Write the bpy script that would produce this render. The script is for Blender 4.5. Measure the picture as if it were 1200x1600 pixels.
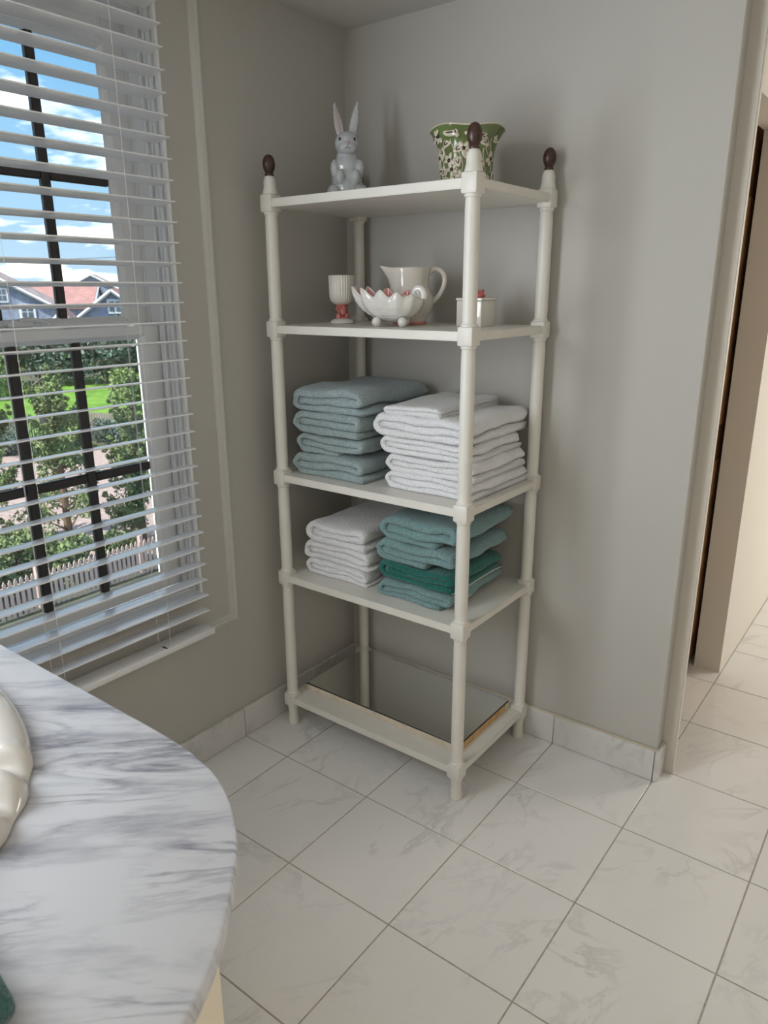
import bpy, bmesh, math, random
import numpy as np
from mathutils import Vector, Matrix, noise

for o in list(bpy.data.objects):
    bpy.data.objects.remove(o, do_unlink=True)
scene = bpy.context.scene
COL = scene.collection
PI = math.pi
random.seed(7)

# ------------------------------------------------------------------ camera
CAM = Vector((1.5727, -1.8837, 1.3432))
YAW, PITCH, ROLL, FPX = -0.6497, -0.2940, -0.0044, 1144.03
fw = Vector((math.sin(YAW) * math.cos(PITCH), math.cos(YAW) * math.cos(PITCH), math.sin(PITCH)))
rt = Vector((math.cos(YAW), -math.sin(YAW), 0))
up = rt.cross(fw)
r2 = math.cos(ROLL) * rt + math.sin(ROLL) * up
u2 = -math.sin(ROLL) * rt + math.cos(ROLL) * up
cd = bpy.data.cameras.new('camera')
cam = bpy.data.objects.new('camera', cd)
COL.objects.link(cam)
m = Matrix((r2, u2, -fw)).transposed().to_4x4()
m.translation = CAM
cam.matrix_world = m
cd.sensor_fit = 'VERTICAL'
cd.sensor_height = 32.0
cd.lens = FPX / 1600 * 32.0
cd.clip_start = 0.02
cd.clip_end = 600
cd.dof.use_dof = True
cd.dof.focus_distance = 1.75
cd.dof.aperture_fstop = 9.0
scene.camera = cam

scene.view_settings.view_transform = 'Standard'
scene.view_settings.look = 'None'
scene.view_settings.exposure = 0.0
scene.view_settings.gamma = 1.0
scene.view_settings.use_curve_mapping = False

# ------------------------------------------------------------------ sky
W = bpy.data.worlds.new('sky')
scene.world = W
W.use_nodes = True
nt = W.node_tree
nt.nodes.clear()
N, L = nt.nodes.new, nt.links.new
out = N('ShaderNodeOutputWorld')
bg = N('ShaderNodeBackground')
tc = N('ShaderNodeTexCoord')
sep = N('ShaderNodeSeparateXYZ')
L(tc.outputs['Generated'], sep.inputs[0])
ramp = N('ShaderNodeValToRGB')
L(sep.outputs['Z'], ramp.inputs[0])
e = ramp.color_ramp.elements
e[0].position = 0.0; e[0].color = (0.58, 0.78, 0.98, 1)
e[1].position = 1.0; e[1].color = (0.10, 0.34, 0.80, 1)
x = e.new(0.12); x.color = (0.40, 0.70, 0.98, 1)
x = e.new(0.30); x.color = (0.19, 0.53, 0.93, 1)
add = N('ShaderNodeMath'); add.operation = 'ADD'; add.inputs[1].default_value = 0.16
mx = N('ShaderNodeMath'); mx.operation = 'MAXIMUM'; mx.inputs[1].default_value = 0.0
L(sep.outputs['Z'], mx.inputs[0]); L(mx.outputs[0], add.inputs[0])
dx = N('ShaderNodeMath'); dx.operation = 'DIVIDE'
dy = N('ShaderNodeMath'); dy.operation = 'DIVIDE'
L(sep.outputs['X'], dx.inputs[0]); L(add.outputs[0], dx.inputs[1])
L(sep.outputs['Y'], dy.inputs[0]); L(add.outputs[0], dy.inputs[1])
cmb = N('ShaderNodeCombineXYZ')
L(dx.outputs[0], cmb.inputs[0]); L(dy.outputs[0], cmb.inputs[1])
nz = N('ShaderNodeTexNoise')
nz.inputs['Scale'].default_value = 1.75
nz.inputs['Detail'].default_value = 9.0
nz.inputs['Roughness'].default_value = 0.56
L(cmb.outputs[0], nz.inputs['Vector'])
cr = N('ShaderNodeValToRGB')
cr.color_ramp.elements[0].position = 0.50
cr.color_ramp.elements[1].position = 0.62
L(nz.outputs['Fac'], cr.inputs[0])
mixc = N('ShaderNodeMix'); mixc.data_type = 'RGBA'
L(cr.outputs[0], mixc.inputs['Factor'])
L(ramp.outputs[0], mixc.inputs['A'])
mixc.inputs['B'].default_value = (1.9, 1.9, 1.95, 1)
L(mixc.outputs['Result'], bg.inputs['Color'])
bg.inputs['Strength'].default_value = 1.12
L(bg.outputs[0], out.inputs[0])

# ------------------------------------------------------------------ lights
def light(name, kind, loc, aim, energy, color=(1, 1, 1), **kw):
    d = bpy.data.lights.new(name, kind)
    d.energy = energy
    d.color = color
    o = bpy.data.objects.new(name, d)
    COL.objects.link(o)
    o.location = loc
    o.rotation_euler = (Vector(aim) - Vector(loc)).to_track_quat('-Z', 'Y').to_euler()
    for k, v in kw.items():
        setattr(d, k, v)
    return o

light('sun', 'SUN', (-1.2, -8, 11), (0, 0, 0), 8.5, (1.0, 0.95, 0.87), angle=0.01)
# added fill for the interior, set in an added window out of view
light('side_fill_light', 'AREA', (0.03, -2.05, 1.30), (1.0, -1.65, 1.22), 38, (0.88, 0.94, 1.0),
      shape='RECTANGLE', size=0.85, size_y=1.35)
# added fill for the hallway, out of view at right; no window there
light('hall_fill_light', 'AREA', (3.12, 2.5, 1.25), (1.1, 1.0, 0.7), 62, (1.0, 0.955, 0.88),
      shape='RECTANGLE', size=1.2, size_y=1.3)
# added warm fill from overhead behind the camera; no lamp is modelled
light('rear_fill_light', 'AREA', (2.3, -2.6, 2.02), (2.3, -2.6, 0), 6, (1.0, 0.84, 0.66),
      shape='DISK', size=0.5)
pt = light('window_portal', 'AREA', (-0.21, -1.055, 1.25), (1, -1.055, 1.25), 1, shape='RECTANGLE', size=0.8, size_y=1.48)
pt.data.cycles.is_portal = True

# ------------------------------------------------------------------ materials
MATS = {}
def mat(name, col, rough=0.5, spec=0.5, metal=0.0, var=0.0, vscale=20, bump=0.0, bscale=200, bdist=0.002, coat=0.0, sheen=0.0):
    mt = bpy.data.materials.new(name)
    mt.use_nodes = True
    t = mt.node_tree
    b = t.nodes['Principled BSDF']
    b.inputs['Base Color'].default_value = (*col, 1)
    b.inputs['Roughness'].default_value = rough
    b.inputs['Specular IOR Level'].default_value = spec
    b.inputs['Metallic'].default_value = metal
    b.inputs['Coat Weight'].default_value = coat
    b.inputs['Sheen Weight'].default_value = sheen
    if var or bump:
        c = t.nodes.new('ShaderNodeTexCoord')
    if var:
        n = t.nodes.new('ShaderNodeTexNoise')
        n.inputs['Scale'].default_value = vscale
        n.inputs['Detail'].default_value = 5
        t.links.new(c.outputs['Object'], n.inputs['Vector'])
        r = t.nodes.new('ShaderNodeValToRGB')
        r.color_ramp.elements[0].position = 0.3
        r.color_ramp.elements[1].position = 0.7
        r.color_ramp.elements[0].color = (*[max(0, k * (1 - var)) for k in col], 1)
        r.color_ramp.elements[1].color = (*[min(1, k * (1 + var)) for k in col], 1)
        t.links.new(n.outputs['Fac'], r.inputs[0])
        t.links.new(r.outputs[0], b.inputs['Base Color'])
    if bump:
        n = t.nodes.new('ShaderNodeTexNoise')
        n.inputs['Scale'].default_value = bscale
        n.inputs['Detail'].default_value = 4
        t.links.new(c.outputs['Object'], n.inputs['Vector'])
        bp = t.nodes.new('ShaderNodeBump')
        bp.inputs['Strength'].default_value = bump
        bp.inputs['Distance'].default_value = bdist
        t.links.new(n.outputs['Fac'], bp.inputs['Height'])
        t.links.new(bp.outputs[0], b.inputs['Normal'])
    MATS[name] = mt
    return mt

def marble(name, base, vein, vscale, stretch, rot, rough, amount, rand=True, width=0.055):
    mt = bpy.data.materials.new(name)
    mt.use_nodes = True
    t = mt.node_tree
    N, L = t.nodes.new, t.links.new
    b = t.nodes['Principled BSDF']
    b.inputs['Roughness'].default_value = rough
    c = N('ShaderNodeTexCoord')
    mp = N('ShaderNodeMapping')
    mp.inputs['Rotation'].default_value = (0, 0, rot)
    L(c.outputs['Object'], mp.inputs['Vector'])
    src = mp.outputs[0]
    if rand:
        oi = N('ShaderNodeObjectInfo')
        ml = N('ShaderNodeVectorMath'); ml.operation = 'SCALE'; ml.inputs['Scale'].default_value = 1.0
        cb = N('ShaderNodeCombineXYZ')
        k = N('ShaderNodeMath'); k.operation = 'MULTIPLY'; k.inputs[1].default_value = 37.0
        k2 = N('ShaderNodeMath'); k2.operation = 'MULTIPLY'; k2.inputs[1].default_value = 91.0
        L(oi.outputs['Random'], k.inputs[0]); L(oi.outputs['Random'], k2.inputs[0])
        L(k.outputs[0], cb.inputs[0]); L(k2.outputs[0], cb.inputs[1]); L(k.outputs[0], cb.inputs[2])
        ad = N('ShaderNodeVectorMath'); ad.operation = 'ADD'
        L(mp.outputs[0], ad.inputs[0]); L(cb.outputs[0], ad.inputs[1])
        src = ad.outputs[0]
    st = N('ShaderNodeVectorMath'); st.operation = 'MULTIPLY'; st.inputs[1].default_value = stretch
    L(src, st.inputs[0])
    # warped ridged veins
    n1 = N('ShaderNodeTexNoise'); n1.inputs['Scale'].default_value = vscale; n1.inputs['Detail'].default_value = 7
    n1.inputs['Roughness'].default_value = 0.6; n1.inputs['Distortion'].default_value = 0.9
    L(st.outputs[0], n1.inputs['Vector'])
    s1 = N('ShaderNodeMath'); s1.operation = 'SUBTRACT'; s1.inputs[1].default_value = 0.5
    a1 = N('ShaderNodeMath'); a1.operation = 'ABSOLUTE'
    L(n1.outputs['Fac'], s1.inputs[0]); L(s1.outputs[0], a1.inputs[0])
    r1 = N('ShaderNodeValToRGB')
    r1.color_ramp.elements[0].position = 0.0; r1.color_ramp.elements[0].color = (1, 1, 1, 1)
    r1.color_ramp.elements[1].position = width; r1.color_ramp.elements[1].color = (0, 0, 0, 1)
    L(a1.outputs[0], r1.inputs[0])
    # mask so that veins come and go
    n2 = N('ShaderNodeTexNoise'); n2.inputs['Scale'].default_value = vscale * 0.8; n2.inputs['Detail'].default_value = 3
    L(src, n2.inputs['Vector'])
    r2 = N('ShaderNodeValToRGB')
    r2.color_ramp.elements[0].position = 0.42; r2.color_ramp.elements[1].position = 0.68
    L(n2.outputs['Fac'], r2.inputs[0])
    mu = N('ShaderNodeMath'); mu.operation = 'MULTIPLY'
    L(r1.outputs[0], mu.inputs[0]); L(r2.outputs[0], mu.inputs[1])
    # broad clouding
    n3 = N('ShaderNodeTexNoise'); n3.inputs['Scale'].default_value = vscale * 1.1; n3.inputs['Detail'].default_value = 8
    n3.inputs['Roughness'].default_value = 0.65
    L(st.outputs[0], n3.inputs['Vector'])
    r3 = N('ShaderNodeValToRGB')
    r3.color_ramp.elements[0].position = 0.48; r3.color_ramp.elements[1].position = 0.75
    L(n3.outputs['Fac'], r3.inputs[0])
    sc = N('ShaderNodeMath'); sc.operation = 'MULTIPLY'; sc.inputs[1].default_value = amount[1]
    L(r3.outputs[0], sc.inputs[0])
    m1 = N('ShaderNodeMath'); m1.operation = 'MULTIPLY_ADD'; m1.inputs[1].default_value = amount[0]
    L(mu.outputs[0], m1.inputs[0]); L(sc.outputs[0], m1.inputs[2])
    mm = N('ShaderNodeMath'); mm.operation = 'MINIMUM'; mm.inputs[1].default_value = 1.0
    L(m1.outputs[0], mm.inputs[0])
    mix = N('ShaderNodeMix'); mix.data_type = 'RGBA'
    mix.inputs['A'].default_value = (*base, 1); mix.inputs['B'].default_value = (*vein, 1)
    L(mm.outputs[0], mix.inputs['Factor'])
    L(mix.outputs['Result'], b.inputs['Base Color'])
    MATS[name] = mt
    return mt

def glassmat():
    mt = bpy.data.materials.new('window_glass')
    mt.use_nodes = True
    t = mt.node_tree
    t.nodes.clear()
    N, L = t.nodes.new, t.links.new
    o = N('ShaderNodeOutputMaterial')
    tr = N('ShaderNodeBsdfTransparent'); tr.inputs[0].default_value = (0.97, 0.985, 0.98, 1)
    gl = N('ShaderNodeBsdfGlossy'); gl.inputs['Roughness'].default_value = 0.02
    fr = N('ShaderNodeFresnel'); fr.inputs[0].default_value = 1.45
    mx = N('ShaderNodeMixShader')
    L(fr.outputs[0], mx.inputs[0]); L(tr.outputs[0], mx.inputs[1]); L(gl.outputs[0], mx.inputs[2])
    L(mx.outputs[0], o.inputs[0])
    MATS['glass'] = mt
    return mt

M_wall = mat('wall_paint', (0.525, 0.51, 0.475), 0.62, 0.3, var=0.015, vscale=3, bump=0.04, bscale=300)
M_ceil = mat('ceiling_paint', (0.62, 0.605, 0.57), 0.8, 0.2)
M_hall = mat('hall_paint', (0.74, 0.70, 0.63), 0.6, 0.3)
M_trim = mat('trim_paint', (0.66, 0.65, 0.615), 0.45, 0.4)
M_case = mat('casing_paint', (0.66, 0.62, 0.55), 0.45, 0.4)
M_sash = mat('sash_paint', (0.88, 0.885, 0.885), 0.4, 0.4)
M_munt = mat('muntin_bronze', (0.035, 0.032, 0.032), 0.4, 0.5)
M_wstrip = mat('weather_strip_grey', (0.10, 0.10, 0.105), 0.6)
M_slat = mat('slat_white', (0.88, 0.885, 0.91), 0.30, 0.5, coat=0.5)
M_cord = mat('cord_white', (0.85, 0.85, 0.85), 0.8, 0.2)
M_grout = mat('grout', (0.42, 0.385, 0.335), 0.9, 0.2, var=0.15, vscale=60)
M_tile = marble('floor_marble', (0.80, 0.785, 0.765), (0.42, 0.41, 0.40), 5.2, (1.0, 0.5, 1.0), 0.5, 0.15, (0.44, 0.10), width=0.03)
M_base = marble('baseboard_marble', (0.70, 0.69, 0.67), (0.42, 0.42, 0.42), 5, (1, 1, 0.6), 0.4, 0.25, (0.6, 0.3))
M_counter = marble('counter_marble', (0.54, 0.54, 0.56), (0.17, 0.17, 0.205), 8.5, (0.34, 1.6, 1.0), -0.74, 0.2, (0.85, 0.95), rand=False, width=0.045)
M_shelf = mat('cream_lacquer', (0.76, 0.735, 0.675), 0.38, 0.5, var=0.025, vscale=14, bump=0.03, bscale=80)
M_brownfin = mat('finial_walnut', (0.055, 0.024, 0.016), 0.32, 0.5, var=0.4, vscale=80)
M_mirror = mat('mirror_silver', (0.86, 0.88, 0.86), 0.015, 0.5, metal=1.0)
M_dark = mat('dark_edge', (0.02, 0.02, 0.02), 0.4)
M_rawwood = mat('raw_wood', (0.60, 0.38, 0.17), 0.6, 0.3, var=0.15, vscale=30)
M_paintwood = mat('worn_cream', (0.70, 0.62, 0.50), 0.55, 0.3, var=0.10, vscale=40)
def terry(name, col, v=0.26):
    return mat(name, col, 0.95, 0.1, var=v, vscale=260, bump=1.0, bscale=230, bdist=0.006, sheen=0.35)
M_tgrey = terry('terry_grey_blue', (0.37, 0.47, 0.48))
M_tgrey2 = terry('terry_steel_blue', (0.39, 0.485, 0.515))
M_twhite = terry('terry_white', (0.93, 0.93, 0.96), 0.06)
M_taqua = terry('terry_aqua', (0.22, 0.365, 0.375))
M_tteal = terry('terry_teal', (0.012, 0.16, 0.135))
M_hem = mat('hem_white', (0.80, 0.79, 0.76), 0.9, 0.1)
M_porc = mat('porcelain_cream', (0.78, 0.74, 0.67), 0.12, 0.5, coat=0.5)
M_porcw = mat('porcelain_white', (0.80, 0.78, 0.74), 0.12, 0.5, coat=0.5)
M_sink = mat('sink_porcelain', (0.56, 0.52, 0.47), 0.08, 0.5, coat=0.6)
M_pink = mat('pink_glaze', (0.66, 0.22, 0.20), 0.15, 0.5, var=0.3, vscale=30, coat=0.4)
M_coral = mat('coral_red', (0.50, 0.13, 0.11), 0.35, 0.5, var=0.45, vscale=70)
M_bunny = mat('bunny_glaze', (0.56, 0.585, 0.605), 0.10, 0.5, coat=0.5)
M_earpink = mat('ear_pink', (0.56, 0.44, 0.45), 0.15, 0.5)
M_black = mat('black_gloss', (0.006, 0.006, 0.006), 0.1)
M_mouth = mat('mouth_line', (0.10, 0.035, 0.035), 0.4)
M_green = mat('green_glaze', (0.135, 0.185, 0.06), 0.10, 0.5, var=0.18, vscale=14, coat=0.5)
M_relief = mat('relief_cream', (0.66, 0.60, 0.47), 0.12, 0.5, coat=0.4, var=0.12, vscale=60)
M_reldark = mat('relief_brown', (0.05, 0.015, 0.02), 0.2)
M_vanity = mat('vanity_cream', (0.80, 0.70, 0.54), 0.45, 0.4)
M_brown = mat('stained_wood', (0.40, 0.22, 0.10), 0.5, 0.4, var=0.35, vscale=9)
M_glass = glassmat()
M_latch = mat('latch_white', (0.75, 0.76, 0.76), 0.3, 0.5)
# outdoors
M_ground = mat('garden_soil', (0.10, 0.11, 0.07), 0.95, 0.1, var=0.4, vscale=1.2)
M_gravel = mat('gravel', (0.34, 0.265, 0.24), 0.95, 0.1, var=0.22, vscale=8)
M_lawn = mat('lawn_grass', (0.13, 0.25, 0.04), 0.9, 0.1, var=0.3, vscale=1.5)
M_jun = mat('juniper_leaf', (0.17, 0.225, 0.095), 0.7, 0.2, var=0.6, vscale=2.2)
M_hedge = mat('hedge_leaf', (0.12, 0.165, 0.13), 0.8, 0.2, var=0.55, vscale=0.9)
M_light = mat('light_leaf', (0.22, 0.29, 0.11), 0.8, 0.2, var=0.4, vscale=2)
M_bark = mat('bark', (0.16, 0.10, 0.07), 0.9, 0.1)
M_cedar = mat('cedar_picket', (0.60, 0.44, 0.40), 0.8, 0.2, var=0.15, vscale=5)
M_greywood = mat('weathered_wood', (0.25, 0.215, 0.19), 0.85, 0.2, var=0.2, vscale=3)
M_shing = mat('shingle_wall', (0.27, 0.315, 0.42), 0.85, 0.2, var=0.25, vscale=2.5)
M_rooft = mat('shingle_roof', (0.32, 0.26, 0.25), 0.9, 0.2, var=0.4, vscale=1.8)
M_roofp = mat('pink_roof', (0.34, 0.185, 0.17), 0.9, 0.2, var=0.18, vscale=1.5)
M_hwhite = mat('house_trim', (0.80, 0.81, 0.82), 0.6, 0.3)
M_hwin = mat('house_pane', (0.10, 0.14, 0.18), 0.1, 0.6)
M_cable = mat('cable', (0.12, 0.12, 0.13), 0.7)

# ------------------------------------------------------------------ mesh helpers
class MB:
    def __init__(s):
        s.v = []; s.f = []
    def add(s, v, f):
        k = len(s.v)
        s.v += [tuple(p) for p in v]
        s.f += [tuple(i + k for i in q) for q in f]
        return s
    def box(s, a, b, bev=0.0, seg=1):
        lo = [min(a[i], b[i]) for i in range(3)]; hi = [max(a[i], b[i]) for i in range(3)]
        if not bev:
            v = [(x, y, z) for x in (lo[0], hi[0]) for y in (lo[1], hi[1]) for z in (lo[2], hi[2])]
            f = [(0, 1, 3, 2), (4, 6, 7, 5), (0, 4, 5, 1), (2, 3, 7, 6), (0, 2, 6, 4), (1, 5, 7, 3)]
            return s.add(v, f)
        bm = bmesh.new()
        bmesh.ops.create_cube(bm, size=1)
        for q in bm.verts:
            for i in range(3):
                q.co[i] = (lo[i] + hi[i]) / 2 + q.co[i] * (hi[i] - lo[i])
        bmesh.ops.bevel(bm, geom=bm.edges[:], offset=bev, segments=seg, affect='EDGES', profile=0.5)
        return s.addbm(bm)
    def addbm(s, bm):
        bm.verts.index_update()
        s.add([tuple(q.co) for q in bm.verts], [tuple(q.index for q in f.verts) for f in bm.faces])
        bm.free()
        return s
    def lathe(s, prof, c=(0, 0, 0), n=24, cap=True, fn=None):
        k = len(s.v)
        for (r, z) in prof:
            for j in range(n):
                a = 2 * PI * j / n
                p = (c[0] + r * math.cos(a), c[1] + r * math.sin(a), c[2] + z)
                s.v.append(fn(p, a, r, z) if fn else p)
        for i in range(len(prof) - 1):
            for j in range(n):
                j2 = (j + 1) % n
                s.f.append((k + i * n + j, k + i * n + j2, k + (i + 1) * n + j2, k + (i + 1) * n + j))
        if cap:
            s.f.append(tuple(k + j for j in range(n))[::-1])
            s.f.append(tuple(k + (len(prof) - 1) * n + j for j in range(n)))
        return s
    def tube(s, pts, rad, n=8, cap=True, flat=1.0):
        pts = [Vector(p) for p in pts]
        rs = rad if isinstance(rad, (list, tuple)) else [rad] * len(pts)
        k = len(s.v)
        prev = None
        for i, p in enumerate(pts):
            t = (pts[min(i + 1, len(pts) - 1)] - pts[max(i - 1, 0)]).normalized()
            a = prev if prev else (Vector((0, 0, 1)) if abs(t.z) < 0.9 else Vector((1, 0, 0)))
            b = t.cross(a).normalized(); a = b.cross(t).normalized(); prev = a
            for j in range(n):
                q = 2 * PI * j / n
                s.v.append(tuple(p + (a * math.cos(q) + b * math.sin(q) * flat) * rs[i]))
        for i in range(len(pts) - 1):
            for j in range(n):
                j2 = (j + 1) % n
                s.f.append((k + i * n + j, k + i * n + j2, k + (i + 1) * n + j2, k + (i + 1) * n + j))
        if cap:
            s.f.append(tuple(k + j for j in range(n))[::-1])
            s.f.append(tuple(k + (len(pts) - 1) * n + j for j in range(n)))
        return s
    def ell(s, c, r, n=16, mnum=10, rot=None):
        prof = [(math.sin(PI * i / mnum), -math.cos(PI * i / mnum)) for i in range(1, mnum)]
        R = rot.to_matrix() if rot else Matrix.Identity(3)
        k = len(s.v)
        pts = [(0, 0, -1)] + [(q * math.cos(2 * PI * j / n), q * math.sin(2 * PI * j / n), z) for q, z in prof for j in range(n)] + [(0, 0, 1)]
        for p in pts:
            s.v.append(tuple(Vector(c) + R @ Vector((p[0] * r[0], p[1] * r[1], p[2] * r[2]))))
        mm = len(prof)
        for j in range(n):
            j2 = (j + 1) % n
            s.f.append((k, k + 1 + j2, k + 1 + j))
            for i in range(mm - 1):
                s.f.append((k + 1 + i * n + j, k + 1 + i * n + j2, k + 1 + (i + 1) * n + j2, k + 1 + (i + 1) * n + j))
            s.f.append((k + 1 + (mm - 1) * n + j, k + 1 + (mm - 1) * n + j2, k + 1 + mm * n))
        return s
    def mesh(s, name, org=(0, 0, 0), smooth=None):
        me = bpy.data.meshes.new(name)
        o = Vector(org)
        me.from_pydata([tuple(Vector(p) - o) for p in s.v], [], s.f)
        me.update()
        if smooth is not None:
            me.shade_smooth()
            me.set_sharp_from_angle(angle=math.radians(smooth))
        return me

ORG = {}
def empty(name, loc, label=None, cat=None, group=None):
    o = bpy.data.objects.new(name, None)
    o.empty_display_size = 0.05
    COL.objects.link(o)
    o.location = loc
    ORG[o.name] = Vector(loc)
    tag(o, label, cat, group)
    return o
def tag(o, label=None, cat=None, group=None, kind=None):
    if label: o['label'] = label
    if cat: o['category'] = cat
    if group: o['group'] = group
    if kind: o['kind'] = kind
    return o
def build(name, mb, mt, parent=None, org=None, smooth=40, kind=None):
    """mesh object from world-space geometry; child origin = parent's origin unless given"""
    po = ORG[parent.name] if parent else Vector((0, 0, 0))
    og = Vector(org) if org is not None else po
    o = bpy.data.objects.new(name, mb.mesh(name, og, smooth))
    o.data.materials.append(mt)
    COL.objects.link(o)
    if parent: o.parent = parent
    o.location = og - po
    ORG[o.name] = og
    if kind: o['kind'] = kind
    return o
def inst(name, me, loc, parent, rot=None):
    o = bpy.data.objects.new(name, me)
    COL.objects.link(o)
    o.parent = parent
    o.location = Vector(loc) - ORG[parent.name]
    if rot: o.rotation_euler = rot
    ORG[o.name] = Vector(loc)
    return o
def remesh(mb, voxel, smooth_it=4, org=(0, 0, 0)):
    """fuse overlapping volumes into one continuous skin"""
    me = mb.mesh('tmp')
    o = bpy.data.objects.new('tmp', me)
    COL.objects.link(o)
    md = o.modifiers.new('r', 'REMESH'); md.mode = 'VOXEL'; md.voxel_size = voxel
    sm = o.modifiers.new('s', 'SMOOTH'); sm.iterations = smooth_it; sm.factor = 0.5
    dg = bpy.context.evaluated_depsgraph_get()
    me2 = bpy.data.meshes.new_from_object(o.evaluated_get(dg))
    r = MB()
    r.v = [tuple(v.co) for v in me2.vertices]
    r.f = [tuple(p.vertices) for p in me2.polygons]
    bpy.data.objects.remove(o, do_unlink=True)
    bpy.data.meshes.remove(me2)
    return r

# ------------------------------------------------------------------ room shell
H = 2.067
RX, Y0, Y1 = 3.2, -3.4, 3.4
T = 0.305
GX, GY = 0.494, -0.551
floor = build('floor', MB().box((0, Y0, -0.06), (RX, Y1, -0.0010)), M_grout, org=(0, 0, 0), kind='structure')
tile_cache = {}
def tile_mesh(w, d):
    k = (round(w, 3), round(d, 3))
    if k not in tile_cache:
        me = MB().box((-w / 2, -d / 2, -0.003), (w / 2, d / 2, 0), bev=0.0005).mesh('tile')
        me.materials.append(M_tile)
        tile_cache[k] = me
    return tile_cache[k]
gap = 0.0036
for i in range(-2, 10):
    for j in range(-10, 14):
        xa, xb = max(0.0, GX + i * T), min(RX, GX + (i + 1) * T)
        ya, yb = max(Y0, GY + j * T), min(Y1, GY + (j + 1) * T)
        if xb <= 1.11:
            if j >= 2 and xb < 0.9: continue
            if j == 1: yb = 0.059 if xb > 0.9 else 0.0
        if xb - xa < 0.03 or yb - ya < 0.03: continue
        w, d = xb - xa - gap, yb - ya - gap
        inst('tile', tile_mesh(w, d), ((xa + xb) / 2, (ya + yb) / 2, 0), floor)
build('ceiling', MB().box((-0.2, Y0 - 0.1, H), (RX + 0.1, Y1 + 0.1, H + 0.12)), M_ceil, kind='structure')

# window wall (x = 0) with two openings
WY0, WY1, WZ0, WZ1 = -1.45, -0.663, 0.525, 1.985
VY0, VY1, VZ0, VZ1 = -2.50, -1.65, 0.60, 1.985  # opening added for the fill light
b = MB()
TH = -0.20
def wseg(ya, yb, za, zb): b.box((TH, ya, za), (0, yb, zb))
wseg(WY1, 0.075, 0, H)
wseg(WY0, WY1, 0, WZ0); wseg(WY0, WY1, WZ1, H)
wseg(VY1, WY0, 0, H)
wseg(VY0, VY1, 0, VZ0); wseg(VY0, VY1, VZ1, H)
wseg(Y0, VY0, 0, H)
build('wall_left', b, M_wall, smooth=None, kind='structure')
build('wall_back', MB().box((0, 0, 0), (1.104, 0.055, H)), M_wall, smooth=None, kind='structure')
build('wall_near', MB().box((0, Y0 - 0.1, 0), (RX, Y0, H)), M_hall, smooth=None, kind='structure')
build('wall_right', MB().box((RX, Y0, 0), (RX + 0.1, Y1, H)), M_hall, smooth=None, kind='structure')
b = MB().box((1.011, 0.76, 0), (1.10, Y1, H)).box((1.011, 0.075, 1.80), (1.10, 0.76, H))
build('wall_hall', b, M_hall, smooth=None, kind='structure')
build('wall_hall_end', MB().box((1.10, Y1, 0), (RX, Y1 + 0.1, H)), M_hall, smooth=None, kind='structure')
b = MB().box((0.2, 1.15, 0), (1.011, 1.19, H)).box((0.16, 0.055, 0), (0.2, 1.19, H))
build('wall_closet', b, M_brown, smooth=None, kind='structure')
# corner casing beside the closet opening
b = MB().box((1.085, 0.055, 0), (1.1415, 0.075, H), bev=0.002)
build('trim_casing', b, M_case, kind='structure')
# dark stained closet door standing open inside
d1 = tag(empty('door_1', (0.9, 0.55, 0)), kind='structure')
build('door_panel', MB().box((0.955, 0.42, 0.01), (0.99, 1.12, 1.79), bev=0.002), M_brown, d1)
for z0, z1 in ((0.12, 0.78), (0.90, 1.62)):
    build('raised_panel', MB().box((0.985, 0.52, z0), (0.995, 1.02, z1), bev=0.004), M_brown, d1)

# marble baseboards made of tile pieces
BH, BT = 0.097, 0.011
bl = tag(empty('baseboard_left', (0, 0, 0)), kind='structure')
ys = [0.0, -0.246, -0.551, -0.856, -1.161, -1.466, -1.771]
for a, c in zip(ys[:-1], ys[1:]):
    build('baseboard_tile', MB().box((0.0, c + 0.001, 0.001), (BT, a - 0.001, BH), bev=0.0012), M_base, bl, org=(0, (a + c) / 2, 0))
bb = tag(empty('baseboard_back', (0, 0, 0)), kind='structure')
xs = [BT, 0.189, 0.494, 0.799, 1.103]
for a, c in zip(xs[:-1], xs[1:]):
    build('baseboard_tile', MB().box((a + 0.001, -BT, 0.001), (c - 0.0005, 0, BH), bev=0.0012), M_base, bb, org=((a + c) / 2, 0, 0))
build('baseboard_tile', MB().box((1.1045, -BT, 0.001), (1.116, 0.053, BH), bev=0.0012), M_base, bb, org=(1.11, 0, 0))
build('caulk_line', MB().tube([(BT, -0.004, BH), (1.108, -0.004, BH)], 0.004, 6), mat('caulk', (0.60, 0.53, 0.40), 0.7), bb)

# picture-frame moulding round the window
def sweep_rect(ya, yb, za, zb, prof):
    """prof: (inset from outer edge, height off the wall)"""
    b = MB()
    n = len(prof)
    for (sy, sz) in ((1, -1), (1, 1), (-1, 1), (-1, -1)):
        for (d, hh) in prof:
            b.v.append((hh, (yb - d) if sy > 0 else (ya + d), (zb - d) if sz > 0 else (za + d)))
    for k in range(4):
        k2 = (k + 1) % 4
        for i in range(n - 1):
            b.f.append((k * n + i, k2 * n + i, k2 * n + i + 1, k * n + i + 1))
    return b
prof = [(0, 0), (0, 0.008), (0.002, 0.012), (0.006, 0.012), (0.007, 0.008), (0.009, 0.014), (0.012, 0.019), (0.016, 0.018), (0.018, 0.010), (0.022, 0.006), (0.024, 0)]
build('trim_moulding', sweep_rect(-1.57, -0.5495, 0.403, 2.035, prof), M_trim, kind='structure', smooth=50)

# ------------------------------------------------------------------ window
w1 = tag(empty('window_1', (0, -1.055, WZ0)), kind='structure')
def wpart(name, mb, mt=M_sash, smooth=40): return build(name, mb, mt, w1, smooth=smooth)
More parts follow.
